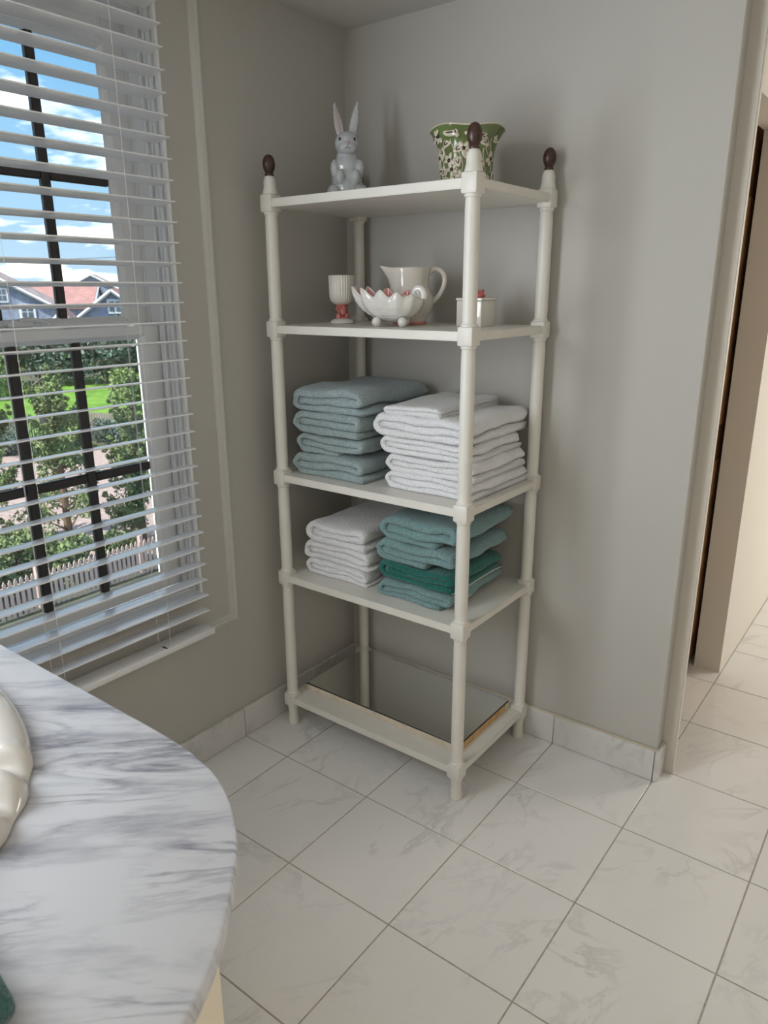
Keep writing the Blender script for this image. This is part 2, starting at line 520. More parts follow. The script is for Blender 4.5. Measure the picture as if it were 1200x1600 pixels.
# jambs with stepped stops, head and sill
for sgn, yy in ((1, WY1), (-1, WY0)):
    b = MB()
    def st(xa, xb, d):
        b.box((xa, yy, WZ0), (xb, yy - sgn * d, WZ1), bev=0.0012)
    st(-0.20, 0.0, 0.002); st(-0.013, -0.001, 0.009); st(-0.031, -0.019, 0.013); st(-0.049, -0.037, 0.010)
    st(-0.064, -0.054, 0.016); st(-0.079, -0.070, 0.011)
    st(-0.1225, -0.1195, 0.012)
    wpart('jamb', b)
    b = MB()
    for xa in (-0.0835, -0.1235):
        b.box((xa, yy - sgn * 0.002, WZ0 + 0.006), (xa + 0.0030, yy - sgn * 0.0055, WZ1 - 0.012))
        wpart('weather_strip', b, M_wstrip)
        b = MB()
wpart('head_jamb', MB().box((-0.20, WY0, WZ1 - 0.012), (0, WY1, WZ1)).box((-0.08, WY0, WZ1 - 0.025), (-0.05, WY1, WZ1), bev=0.002))
wpart('window_sill', MB().box((-0.20, WY0, WZ0 - 0.001), (0.0, WY1, WZ0 + 0.006)).box((-0.085, WY0, WZ0), (-0.03, WY1, WZ0 + 0.014), bev=0.003))
def sash(xf, z0, z1, ya, yb, top, bot, stile):
    """sash frame: front face at x = xf, 34 mm deep"""
    xb = xf - 0.034
    for y0_, y1_ in ((yb - stile, yb), (ya, ya + stile)):
        b = MB().box((xb, y0_, z0), (xf, y1_, z1), bev=0.0015)
        wpart('sash_stile', b)
    gy0, gy1 = ya + stile, yb - stile
    wpart('sash_rail', MB().box((xb, gy0, z1 - top), (xf, gy1, z1), bev=0.0015))
    wpart('sash_rail', MB().box((xb, gy0, z0), (xf, gy1, z0 + bot), bev=0.0015))
    gz0, gz1 = z0 + bot, z1 - top
    # sloped glazing bead
    b = MB()
    q = 0.011
    for (p0, p1) in (((gy0, gz0), (gy1, gz0)), ((gy1, gz0), (gy1, gz1)), ((gy1, gz1), (gy0, gz1)), ((gy0, gz1), (gy0, gz0))):
        def inn(p): return (p[0] + (q if p[0] == gy0 else -q), p[1] + (q if p[1] == gz0 else -q))
        i0, i1 = inn(p0), inn(p1)
        xm = xf - 0.016
        b.add([(xf - 0.002, *p0), (xf - 0.002, *p1), (xm, *i1), (xm, *i0), (xm - 0.004, *i0), (xm - 0.004, *i1)], [(0, 1, 2, 3), (3, 2, 5, 4)])
    wpart('glazing_bead', b, smooth=None)
    return gy0, gy1, gz0, gz1, xf - 0.020
us = sash(-0.124, 1.240, 1.968, WY0 + 0.005, WY1 - 0.005, 0.072, 0.032, 0.058)
ls = sash(-0.084, 0.540, 1.260, WY0 + 0.005, WY1 - 0.005, 0.024, 0.032, 0.047)
for gy0, gy1, gz0, gz1, gx in (us, ls):
    vm = [-0.899, -1.056, -1.212]
    hz = [1.600 if gz1 > 1.5 else 0.893]
    edges_y = [gy1] + vm + [gy0]
    edges_z = [gz0] + hz + [gz1]
    for y in vm:
        wpart('muntin', MB().box((gx - 0.010, y - 0.0115, gz0), (gx + 0.006, y + 0.0115, gz1), bev=0.003), M_munt)
    for z in hz:
        for a, c in zip(edges_y[:-1], edges_y[1:]):
            wpart('muntin', MB().box((gx - 0.009, c + 0.0115, z - 0.0115), (gx + 0.005, a - 0.0115, z + 0.0115), bev=0.003), M_munt)
    for a, c in zip(edges_y[:-1], edges_y[1:]):
        for za, zb in zip(edges_z[:-1], edges_z[1:]):
            wpart('pane', MB().box((gx - 0.003, c, za), (gx, a, zb)), M_glass, smooth=None)
# sash lock on the meeting rail
lk = wpart('sash_lock', MB().box((-0.118, -1.075, 1.260), (-0.086, -0.985, 1.266), bev=0.002).box((-0.112, -1.06, 1.266), (-0.090, -1.0, 1.280), bev=0.005, seg=2), M_latch)
build('lock_lever', MB().tube([(-0.10, -1.03, 1.280), (-0.098, -1.0, 1.283), (-0.095, -0.965, 1.274)], [0.006, 0.006, 0.003], 8), M_latch, lk)

# second window, added out of view to hold the interior fill light
w2 = tag(empty('added_window', (0, -2.07, VZ0)), kind='structure')
fr = MB()
for a, c in (((-0.12, VY0, VZ0), (-0.06, VY0 + 0.05, VZ1)), ((-0.12, VY1 - 0.05, VZ0), (-0.06, VY1, VZ1)), ((-0.12, VY0, VZ0), (-0.06, VY1, VZ0 + 0.05)), ((-0.12, VY0, VZ1 - 0.05), (-0.06, VY1, VZ1))):
    fr.box(a, c)
build('added_window_frame', fr, M_sash, w2, smooth=None)
build('pane', MB().box((-0.095, VY0, VZ0), (-0.09, VY1, VZ1)), M_glass, w2, smooth=None)

# ------------------------------------------------------------------ blind
BY0, BY1 = -1.565, -0.700
blind = empty('venetian_blind', (0.045, -1.13, 0.43), 'white slatted horizontal blind hanging lowered over the window', 'blind')
sl = MB()
n = 6
TILT = math.atan(0.14)
ring = []
for k in range(n + 1):
    s_ = -0.025 + 0.05 * k / n
    ring.append((s_, 0.0016 + 0.0022 * (1 - (s_ / 0.025) ** 2)))
for k in range(n, -1, -1):
    s_ = -0.025 + 0.05 * k / n
    ring.append((s_, -0.0014 + 0.0022 * (1 - (s_ / 0.025) ** 2)))
hl = (BY1 - BY0) / 2
for yy in (-hl, hl):
    for s_, q in ring:
        sl.v.append((s_ * math.cos(TILT) - q * math.sin(TILT), yy, s_ * math.sin(TILT) + q * math.cos(TILT)))
R_ = len(ring)
for k in range(R_):
    k2 = (k + 1) % R_
    sl.f.append((k, k2, R_ + k2, R_ + k))
sl.f.append(tuple(range(R_))[::-1]); sl.f.append(tuple(range(R_, 2 * R_)))
slat_me = sl.mesh('slat', smooth=35)
slat_me.materials.append(M_slat)
for i in range(-2, 32):
    z = 1.9052 - i * 0.04523 - 0.0035
    t_ = (i / 31.0)
    inst('slat', slat_me, (0.0455, (BY0 + BY1) / 2 + 0.008 * t_ - 0.008, z), blind)
build('head_rail', MB().box((0.016, BY0, 2.012), (0.074, BY1, 2.058), bev=0.002), M_slat, blind)
br = build('bottom_rail', MB().box((0.019, BY0 - 0.004, 0.428), (0.072, BY1 + 0.012, 0.446), bev=0.003, seg=2), M_slat, blind)
for y in (-0.838, -1.130, -1.425):
    for x in (0.0185, 0.0735):
        build('ladder_cord', MB().tube([(x, y, 0.45), (x, y, 2.015)], 0.0005, 5), M_cord, blind)
    build('lift_cord', MB().tube([(0.040, y - 0.012, 0.45), (0.040, y - 0.012, 2.015)], 0.0006, 5), M_cord, blind)
    build('cord_button', MB().box((0.052, y - 0.012, 0.4455), (0.070, y - 0.008, 0.4475)), M_dark, br)

# ------------------------------------------------------------------ etagere
EX0, EX1, EY0, EY1 = 0.0776, 0.6934, -0.404, -0.0370
LEV = [0.0903, 0.5086, 0.8223, 1.2419, 1.5630]
et = empty('etagere', ((EX0 + EX1) / 2, (EY0 + EY1) / 2, 0), 'tall cream-painted five-tier wooden etagere with turned posts in the corner', 'shelf')
PR = 0.0168
def post(x, y):
    b = MB()
    c = (x, y, 0)
    # foot
    b.lathe([(0.0150, 0.0), (0.0175, 0.002), (0.0175, 0.012), (0.0145, 0.045), (0.0165, 0.060), (0.0185, 0.070)], c, 20)
    for a, z in enumerate(LEV):
        b.box((x - 0.0205, y - 0.0205, z - 0.0225), (x + 0.0205, y + 0.0205, z + 0.0225), bev=0.0055, seg=2)
        if a < 4:
            zz, zn = z + 0.0215, LEV[a + 1] - 0.0215
            b.lathe([(0.0195, zz), (0.0195, zz + 0.004), (0.0175, zz + 0.006), (PR - 0.0006, zz + 0.009), (PR, zz + 0.03),
                     (PR + 0.0003, (zz + zn) / 2), (PR, zn - 0.03), (PR - 0.001, zn - 0.008), (0.0182, zn - 0.006), (0.0188, zn - 0.002), (0.0188, zn)], c, 24)
    z = LEV[-1] + 0.0215
    b.lathe([(0.0200, z), (0.0200, z + 0.004), (0.0185, z + 0.008), (0.0180, z + 0.013), (0.0165, z + 0.016), (0.0165, z + 0.030),
             (0.0140, z + 0.040), (0.0105, z + 0.045)], c, 24)
    p_ = build('post', b, M_shelf, et, org=(x, y, 0), smooth=35)
    # carved acorn finial
    f = MB()
    z += 0.044
    pr = [(0.0105, 0.0), (0.0115, 0.002), (0.0115, 0.006), (0.0095, 0.009), (0.0118, 0.012), (0.0150, 0.020), (0.0162, 0.028), (0.0155, 0.036), (0.0130, 0.044), (0.0085, 0.050), (0.003, 0.0525)]
    def carve(p, a, r, zq):
        k = 1 + (0.05 * math.cos(10 * a + zq * 260) if 0.010 < zq < 0.048 else 0)
        return (x + (p[0] - x) * k, y + (p[1] - y) * k, p[2])
    f.lathe(pr, (x, y, z), 40, fn=carve)
    fo = build('finial', f, M_brownfin, et, org=(x, y, z), smooth=60)
    fo['label'] = 'dark brown carved acorn finial'
    return p_
for x, y in ((EX0, EY0), (EX1, EY0), (EX1, EY1), (EX0, EY1)):
    post(x, y)
for a, z in enumerate(LEV):
    t2 = 0.0105
    bxs = MB()
    pts = []
    # board reaching between the posts with notched corners
    i_, o_ = 0.0195, 0.016
    xa, xb, ya, yb = EX0, EX1, EY0, EY1
    pts = [(xa + i_, ya - o_), (xb - i_, ya - o_), (xb - i_, ya + i_), (xb + o_, ya + i_), (xb + o_, yb - i_), (xb - i_, yb - i_),
           (xb - i_, yb + o_), (xa + i_, yb + o_), (xa + i_, yb - i_), (xa - o_, yb - i_), (xa - o_, ya + i_), (xa + i_, ya + i_)]
    bm = bmesh.new()
    vs = [bm.verts.new((p[0], p[1], z - t2)) for p in pts]
    f = bm.faces.new(vs)
    ret = bmesh.ops.extrude_face_region(bm, geom=[f])
    for v in ret['geom']:
        if isinstance(v, bmesh.types.BMVert): v.co.z = z + t2
    bmesh.ops.recalc_face_normals(bm, faces=bm.faces[:])
    hor = [e_ for e_ in bm.edges if abs(e_.verts[0].co.z - e_.verts[1].co.z) < 1e-6]
    bmesh.ops.bevel(bm, geom=hor, offset=0.0018, segments=2, affect='EDGES')
    bxs.addbm(bm)
    build('shelf_board', bxs, M_shelf, et, org=(xa, ya, z), smooth=35)

# mirror lying flat on the bottom shelf
zb = LEV[0] + 0.0105
mr = empty('mirror', (0.375, -0.205, zb), 'rectangular mirror with raw wood edge lying flat on the bottom shelf', 'mirror')
mx0, mx1, my0, my1 = 0.088, 0.668, -0.352, -0.056
fz = zb + 0.020
for a, c in (((mx0, my0, zb), (mx1, my0 + 0.02, fz)), ((mx0, my1 - 0.02, zb), (mx1, my1, fz)), ((mx0, my0 + 0.02, zb), (mx0 + 0.02, my1 - 0.02, fz))):
    build('frame_strip', MB().box(a, c, bev=0.0012), M_paintwood, mr)
fs = build('frame_strip', MB().box((mx1 - 0.02, my0 + 0.02, zb), (mx1, my1 - 0.02, fz), bev=0.0012), M_rawwood, mr)
fs['label'] = 'orange raw wood edge strip'
build('mirror_backing', MB().box((mx0 + 0.001, my0 + 0.001, fz), (mx1 - 0.001, my1 - 0.001, fz + 0.0022)), M_dark, mr, smooth=None)
build('mirror_glass', MB().box((mx0 + 0.003, my0 + 0.003, fz + 0.0022), (mx1 - 0.003, my1 - 0.003, fz + 0.0042)), M_mirror, mr, smooth=None)

# ------------------------------------------------------------------ towels
TAMP = 1.5
def towel(label, x0, x1, y0, y1, z0, h, mt, seed, group, hem=False, mirror=False, amp=1.0, name='folded_towel', rz=0.0, layers=3, tuck=0.0):
    w = x1 - x0
    amp *= TAMP
    t = h / 3.0
    path = []
    def arc(cx, cz, r, a0, a1, n):
        for k in range(1, n):
            a = a0 + (a1 - a0) * k / n
            path.append((cx + r * math.cos(a), cz + r * math.sin(a)))
    if layers == 3:
        l = t * 1.45
        path += [(w - tuck - (w - tuck - l) * k / 9, t * 0.5) for k in range(10)]
        arc(l, 1.5 * t, t, -PI / 2, -3 * PI / 2, 9)
        path += [(l + (w - t * 0.95 - l) * k / 9, t * 2.5) for k in range(10)]
        arc(w - t * 0.95, 2.0 * t, t * 0.5, PI / 2, -PI / 2, 7)
        path += [(w - t * 0.95 - (w - t * 0.95 - l * 0.95) * k / 9, t * 1.5) for k in range(10)]
    else:
        t = h / 2.0
        path += [(w * 0.97 - (w * 0.97 - t) * k / 10, t * 0.5) for k in range(11)]
        arc(t, t, t * 0.5, -PI / 2, -3 * PI / 2, 8)
        path += [(t + (w - t * 1.2) * k / 10, t * 1.5) for k in range(11)]
    # drop coincident points
    pp = [path[0]]
    for q in path[1:]:
        if math.hypot(q[0] - pp[-1][0], q[1] - pp[-1][1]) > 1e-4: pp.append(q)
    path = pp
    hd = (y1 - y0) / 2
    ht = t * 0.485
    loop = []
    NY = 16
    rr = ht * 0.9
    for k in range(NY + 1): loop.append((ht, -hd + rr + (2 * hd - 2 * rr) * k / NY))
    for k in range(1, 5): a = PI / 2 - PI * k / 5; loop.append((ht * math.sin(a), hd - rr + rr * math.cos(a)))
    for k in range(NY + 1): loop.append((-ht, hd - rr - (2 * hd - 2 * rr) * k / NY))
    for k in range(1, 5): a = -PI / 2 - PI * k / 5; loop.append((ht * math.sin(a), -hd + rr + rr * math.cos(a)))
    b = MB()
    cx, cy = (x0 + x1) / 2, (y0 + y1) / 2
    n = len(path); K = len(loop)
    sd = Vector((seed * 3.7, seed * 1.3, seed * 2.1))
    for i in range(n):
        p0 = path[max(i - 1, 0)]; p1 = path[min(i + 1, n - 1)]
        tx, tz = p1[0] - p0[0], p1[1] - p0[1]
        q = math.hypot(tx, tz); nx, nz_ = -tz / q, tx / q
        for (a, c) in loop:
            X, Z = path[i][0] + nx * a, path[i][1] + nz_ * a
            Yl = c
            P = Vector((X, Yl, Z))
            # puffiness: each layer varies, the front edges stagger, corners droop
            n1 = noise.noise(P * 9 + sd); n2 = noise.noise(P * 22 + sd * 2); n3 = noise.noise(Vector((X * 14, Z * 50, seed)))
            X2 = X + amp * 0.0045 * noise.noise(Vector((Yl * 11, Z * 40, seed * 5)))
            Y2 = Yl + amp * (0.0050 * n3 + 0.0015 * n2)
            damp = min(1.0, Z / (h * 0.35)) if Z > 0 else 0
            Z2 = Z + damp * amp * (0.0060 * n1 + 0.0020 * n2)
            ex = min(X, w - X); ey = min(Yl + hd, hd - Yl)
            dr = 0.7 * max(0, 1 - max(ex, 0) / 0.03) ** 2 + 0.7 * max(0, 1 - max(ey, 0) / 0.04) ** 2
            Z2 -= damp * (Z / h) * 0.0035 * dr * amp
            Z2 = max(Z2, 0.0004)
            lx = X2 - w / 2
            if mirror: lx = -lx
            b.v.append((cx + lx * math.cos(rz) - Y2 * math.sin(rz), cy + lx * math.sin(rz) + Y2 * math.cos(rz), z0 + Z2))
    for i in range(n - 1):
        for k in range(K):
            k2 = (k + 1) % K
            b.f.append((i * K + k, i * K + k2, (i + 1) * K + k2, (i + 1) * K + k))
    b.f.append(tuple(range(K))[::-1]); b.f.append(tuple((n - 1) * K + k for k in range(K)))
    if mirror: b.f = [tuple(reversed(q)) for q in b.f]
    o = build(name, b, mt, org=(cx, cy, z0), smooth=None)
    o.data.shade_smooth()
    tag(o, label, 'towel', group)
    if hem:
        # woven hem band along the front of the top layer's free edge
        hb = MB()
        e0 = Vector(b.v[0 * K + 0]); 
        pts = [Vector(b.v[0 * K + k]) for k in range(NY + 1)]
        hb.tube(pts, 0.0016, 6)
        build('hem', hb, M_hem, o)
    return o

S3, S4 = LEV[2] + 0.0105, LEV[1] + 0.0105
zz = S3
G1 = 'grey-blue towels stacked on the third shelf'
for k, (lab, h, x0, x1, y0, y1, mt) in enumerate((
        ('bottom grey-blue folded bath towel of the stack beside the white towels', 0.064, 0.090, 0.352, -0.376, -0.055, M_tgrey),
        ('second grey-blue folded towel from the bottom of its stack', 0.058, 0.100, 0.347, -0.366, -0.060, M_tgrey),
        ('third grey-blue folded towel from the bottom, under the smoother top one', 0.066, 0.095, 0.343, -0.374, -0.055, M_tgrey),
        ('top grey-blue folded bath towel with smooth ribbed upper face', 0.066, 0.094, 0.346, -0.372, -0.045, M_tgrey2))):
    towel(lab, x0, x1, y0, y1, zz, h, mt, 11 + k, G1, tuck=(0.0, 0.09, 0.01, 0.0)[k])
    zz += h * 0.985
zz = S3
G2 = 'white towels stacked on the third shelf'
for k, (lab, h, x0, x1, y0, y1) in enumerate((
        ('bottom white folded towel of the tall stack behind the front post', 0.047, 0.412, 0.684, -0.352, -0.045),
        ('second white folded towel from the bottom of the taller white stack', 0.049, 0.408, 0.682, -0.350, -0.060),
        ('third white folded towel from the bottom of the taller white stack', 0.047, 0.398, 0.668, -0.352, -0.070),
        ('thick white folded bath towel directly under the thin hand towel', 0.062, 0.376, 0.668, -0.360, -0.030))):
    towel(lab, x0, x1, y0, y1, zz, h, M_twhite, 31 + k, G2)
    zz += h * 0.985
towel('thin white hand towel folded once on top of the taller white stack', 0.405, 0.590, -0.352, -0.050, zz - 0.002, 0.026, M_twhite, 40, G2, hem=True, name='hand_towel', layers=2, amp=0.7)
zz = S4
G3 = 'white towels stacked on the fourth shelf'
for k, (lab, h, x0, x1, y0, y1) in enumerate((
        ('bottom white folded towel of the short stack of three', 0.048, 0.108, 0.345, -0.356, -0.060),
        ('middle white folded towel of the short stack of three', 0.056, 0.098, 0.352, -0.352, -0.065),
        ('top plush white folded towel of the short stack of three', 0.066, 0.112, 0.340, -0.358, -0.050))):
    towel(lab, x0, x1, y0, y1, zz, h, M_twhite, 51 + k, G3, hem=(k == 1), tuck=(0, 0, 0.0)[k])
    zz += h * 0.985
zz = S4
G4 = 'aqua and teal towels stacked on the fourth shelf'
for k, (lab, h, x0, x1, y0, y1, mt) in enumerate((
        ('bottom aqua folded towel under the dark teal towel', 0.052, 0.390, 0.634, -0.362, -0.075, M_taqua),
        ('dark teal-green folded towel between the aqua towels', 0.054, 0.392, 0.632, -0.358, -0.080, M_tteal),
        ('aqua folded towel lying directly on the dark teal towel', 0.062, 0.384, 0.642, -0.362, -0.060, M_taqua),
        ('top aqua folded towel of the stack with the teal towel', 0.068, 0.394, 0.648, -0.356, -0.045, M_taqua))):
    towel(lab, x0, x1, y0, y1, zz, h, mt, 71 + k, G4, hem=(k == 1), amp=1.25, tuck=(0.03, 0.0, 0.09, 0.07)[k])
    zz += h * 0.985

# ------------------------------------------------------------------ things on the top shelf
S1, S2 = LEV[4] + 0.0105, LEV[3] + 0.0105
from mathutils import Euler
# rabbit figurine, facing the camera
bx_, by_ = 0.172, -0.200
fa = math.atan2(CAM.y - by_, CAM.x - bx_) + 0.05           # facing angle
ca, sa = math.cos(fa), math.sin(fa)
def RB(fwd, left, z): return (bx_ + fwd * ca - left * sa, by_ + fwd * sa + left * ca, S1 + z)
rab = empty('rabbit_figurine', (bx_, by_, S1), 'pale grey glazed ceramic rabbit sitting upright on the top shelf', 'figurine')
b = MB()
def re(f, l, z, r, pitch=0.0, rollv=0.0):
    b.ell(RB(f, l, z), r, 20, 14, Euler((rollv, pitch, fa), 'XYZ'))
re(0.0, 0, 0.036, (0.050, 0.047, 0.037))
re(-0.004, 0, 0.065, (0.043, 0.043, 0.042))
re(0.0, 0, 0.092, (0.036, 0.038, 0.036))
re(0.002, 0, 0.117, (0.026, 0.028, 0.022))
for s in (-1, 1):
    re(0.022, s * 0.038, 0.022, (0.038, 0.020, 0.024))              # haunch
    re(0.052, s * 0.030, 0.009, (0.026, 0.013, 0.010))              # foot
    re(0.018, s * 0.034, 0.085, (0.016, 0.012, 0.024))              # shoulder
    re(0.040, s * 0.021, 0.062, (0.013, 0.0125, 0.020))             # forepaw
re(-0.050, 0, 0.024, (0.016, 0.016, 0.016))                         # tail
re(0.008, 0, 0.148, (0.034, 0.033, 0.031))                          # head
re(0.026, 0, 0.138, (0.021, 0.024, 0.018))                          # muzzle
re(0.030, 0.011, 0.134, (0.014, 0.014, 0.012)); re(0.030, -0.011, 0.134, (0.014, 0.014, 0.012))
for s, h2 in ((-1, 0.0), (1, 0.004)):
    for q in range(7):
        u = q / 6
        re(-0.006 - 0.004 * u, s * (0.014 + 0.016 * u), 0.168 + 0.072 * u + h2 * u, (0.0055 * (1 - 0.5 * u), 0.004 + 0.0085 * math.sin(PI * min(1, 0.22 + u * 0.78)) ** 0.8, 0.014))
body = remesh(b, 0.0022, 5)
build('body', body, M_bunny, rab, smooth=180)
# inner ears, eyes, nose, mouth
for s, h2 in ((-1, 0.0), (1, 0.004)):
    e_ = MB()
    for q in range(6):
        u = q / 5
        u_ = 0.12 + 0.70 * u
        e_.ell(RB(-0.0018 - 0.004 * u_ , s * (0.0160 + 0.016 * u_), 0.168 + 0.072 * u_ + h2 * u_), (0.0022, 0.0022 + 0.0038 * math.sin(PI * (0.1 + 0.8 * u)), 0.011), 12, 8, Euler((0, 0, fa)))
    if s < 0: build('inner_ear', remesh(e_, 0.0012, 3), M_earpink, rab, smooth=180)
    build('eye', MB().ell(RB(0.0325, s * 0.0190, 0.1555), (0.0040, 0.0038, 0.0050), 12, 8, Euler((0, 0, fa + s * 0.5))), M_black, rab, smooth=180)
build('nose', MB().ell(RB(0.0455, 0, 0.1445), (0.0045, 0.0062, 0.0040), 12, 8, Euler((0, 0.3, fa))), M_earpink, rab, smooth=180)
mo = MB().tube([RB(0.0470, 0, 0.141), RB(0.0472, 0, 0.1350)], 0.0007, 6)
for s in (-1, 1):
    mo.tube([RB(0.0468, 0, 0.1350), RB(0.0462, s * 0.004, 0.1325), RB(0.0445, s * 0.008, 0.1315)], 0.0007, 6)
build('mouth', mo, M_mouth, rab)

# green relief planter
px_, py_ = 0.548, -0.195
pot = empty('planter', (px_, py_, S1), 'green glazed flared planter with raised cream flowers behind the front post', 'planter')
PP = [(0.054, 0.0), (0.058, 0.003), (0.062, 0.03), (0.065, 0.06), (0.067, 0.085), (0.071, 0.103), (0.079, 0.119), (0.087, 0.132), (0.0915, 0.1375)]
def potr(z):
    for (r0, z0), (r1, z1) in zip(PP[:-1], PP[1:]):
        if z <= z1: return r0 + (r1 - r0) * (z - z0) / (z1 - z0)
    return PP[-1][0]
PH = 1.02
def lob(p, a, r, z):
    k = 1 + 0.012 * math.cos(4 * a + 0.6) * (z / 0.14) ** 2
    return (px_ + (p[0] - px_) * k, py_ + (p[1] - py_) * k, p[2] + 0.003 * math.cos(4 * a + 0.6) * (z / 0.14) ** 3)
full = PP + [(0.0905, 0.1400), (0.087, 0.1395)] + [(r - 0.006, z) for r, z in PP[::-1][1:-2]] + [(0.05, 0.012), (0.0, 0.011)]
b = MB().lathe([(0.0, 0.0)] + full, (px_, py_, S1), 64, cap=False, fn=lob)
build('pot_body', b, M_green, pot, smooth=60)
rim = MB().tube([lob((px_ + 0.0915 * math.cos(2 * PI * k / 64), py_ + 0.0915 * math.sin(2 * PI * k / 64), S1 + 0.1385), 2 * PI * k / 64, 0.0915, 0.1385) for k in range(65)], 0.0018, 6)
build('rim', rim, M_relief, pot, smooth=60)
ta = math.atan2(CAM.y - py_, CAM.x - px_)
def onpot(a, z, off=0.0):
    r = potr(z) + off
    return Vector((px_ + r * math.cos(a), py_ + r * math.sin(a), S1 + z))
def petal(b, a, z, ang, ln, wd, off=0.0005):
    c = onpot(a, z, off)
    b.ell(c, (0.0026, wd * 1.3, ln * 1.3), 10, 6, Euler((ang, 0, a), 'XYZ'))
rng = random.Random(3)
fl = [(-1.30, .112, 1), (-1.02, .120, 0), (-.78, .098, 1), (-.55, .122, 2), (-.30, .118, 1), (-.1, .09, 0), (.15, .118, 2), (.42, .112, 1), (-1.22, .075, 0), (-.95, .082, 1),
      (-.68, .066, 0), (-.42, .086, 1), (-1.12, .045, 2), (-.85, .040, 1), (-.55, .046, 0), (-.30, .056, 1), (-.98, .016, 1), (-.70, .018, 0), (-.42, .022, 1), (-.12, .03, 0),
      (.2, .07, 1), (.45, .05, 0), (.7, .1, 1), (.75, .03, 2), (1.0, .07, 0), (1.2, .11, 1), (1.3, .03, 1)]
for k, (da, z, ty) in enumerate(fl):
    a = ta + da + rng.uniform(-0.04, 0.04)
    fb = MB(); dk = MB()
    if ty == 0:
        for q in range(5):
            an = 2 * PI * q / 5 + rng.random()
            cz = z + 0.0095 * math.cos(an); ca2 = a - 0.0095 * math.sin(an) / potr(z)
            petal(fb, ca2, cz, an, 0.0068, 0.0042)
        petal(dk, a, z, 0, 0.0036, 0.0036, 0.0026)
    elif ty == 1:
        an = rng.uniform(-1.2, 1.2)
        for s in (-0.55, 0, 0.55):
            cz = z + 0.006 * math.cos(an + s); ca2 = a - 0.006 * math.sin(an + s) / potr(z)
            petal(fb, ca2, cz, an + s, 0.0105, 0.0045)
        for s in (-0.4, 0.4):
            cz = z + 0.006 * math.cos(an + s); ca2 = a - 0.006 * math.sin(an + s) / potr(z)
            petal(dk, ca2, cz, an + s, 0.0045, 0.0012, 0.0022)
    else:
        petal(fb, a, z, 1.45, 0.016, 0.0065)
        for s in (-0.06, 0.03):
            petal(dk, a + s, z + 0.001, 1.45, 0.005, 0.0013, 0.0022)
    fo = build('flower_relief', fb, M_relief, pot, smooth=180)
    build('flower_centre', dk, M_reldark, fo, smooth=180)
for k in range(14):
    a = ta - 1.35 + k * 0.19; z = rng.uniform(0.015, 0.06)
    pts = []
    da = rng.uniform(-0.35, 0.35)
    for q in range(8):
        u = q / 7
        pts.append(onpot(a + da * u + 0.08 * math.sin(u * 5), z + 0.055 * u, 0.0004))
    build('vine_relief', MB().tube(pts, 0.0014, 6), M_relief, pot, smooth=60)

# ------------------------------------------------------------------ things on the second shelf
# goblet
gx, gy = 0.163, -0.222
gob = empty('goblet', (gx, gy, S2), 'fluted cream porcelain goblet on a pink coral stem', 'goblet')
def flute(p, a, r, z):
    k = 1 + 0.022 * math.cos(30 * a)
    return (gx + (p[0] - gx) * k, gy + (p[1] - gy) * k, p[2])
cup = [(0.006, 0.046), (0.020, 0.049), (0.028, 0.056), (0.0315, 0.066), (0.0325, 0.085), (0.0335, 0.1185), (0.0325, 0.1200), (0.0312, 0.1185), (0.030, 0.085), (0.027, 0.064), (0.0, 0.056)]
build('cup', MB().lathe(cup, (gx, gy, S2), 120, cap=False, fn=flute), M_porc, gob, smooth=60)
b = MB().lathe([(0.0155, 0.010), (0.0125, 0.02), (0.0125, 0.04), (0.0165, 0.0495)], (gx, gy, S2), 16)
rng = random.Random(5)
for k in range(26):
    a = rng.uniform(0, 2 * PI); z = rng.uniform(0.010, 0.046)
    b.ell((gx + 0.0130 * math.cos(a), gy + 0.0130 * math.sin(a), S2 + z), (rng.uniform(.003, .0055),) * 3, 8, 6)
build('coral_stem', remesh(b, 0.0016, 1), M_coral, gob, smooth=180)
sp = MB()
fa2 = math.atan2(CAM.y - gy, CAM.x - gx)
for da, z in ((0.15, 0.029), (-0.7, 0.018), (0.9, 0.020)):
    sp.ell((gx + 0.0165 * math.cos(fa2 + da), gy + 0.0165 * math.sin(fa2 + da), S2 + z), (0.0035, 0.0075, 0.0075), 12, 8, Euler((0, 0, fa2 + da)))
build('shell_ornament', sp, M_pink, gob, smooth=180)
build('base', MB().lathe([(0.0, 0.0), (0.031, 0.0), (0.033, 0.002), (0.0325, 0.005), (0.026, 0.010), (0.016, 0.014), (0.0, 0.014)], (gx, gy, S2), 32, cap=False), M_porcw, gob, smooth=50)

gob.scale = (1.1, 1.1, 1.1)
# pitcher
jx, jy = 0.362, -0.170
jug = empty('pitcher', (jx, jy, S2), 'glossy cream pitcher with looped handle standing behind the shell bowl', 'pitcher')
ra = math.atan2(r2.y, r2.x)
def spout(p, a, r, z):
    q = (a - (ra + PI) + PI) % (2 * PI) - PI
    if z > 0.100:
        t_ = min(1.0, (z - 0.100) / 0.045)
        wgt = math.exp(-(q / 0.26) ** 2) * t_ ** 1.5
        k = 1 + 0.42 * wgt
        return (jx + (p[0] - jx) * k, jy + (p[1] - jy) * k, p[2] + 0.006 * wgt)
    return p
jp = [(0.0, 0.0), (0.044, 0.0), (0.046, 0.003), (0.045, 0.010), (0.052, 0.022), (0.063, 0.040), (0.067, 0.056), (0.065, 0.072), (0.058, 0.088), (0.053, 0.100), (0.0535, 0.120), (0.056, 0.138), (0.058, 0.147), (0.0565, 0.149), (0.0545, 0.147), (0.050, 0.120), (0.049, 0.100), (0.058, 0.07), (0.055, 0.03), (0.0, 0.012)]
build('body', MB().lathe(jp, (jx, jy, S2), 64, cap=False, fn=spout), M_porc, jug, smooth=60)
hd = []
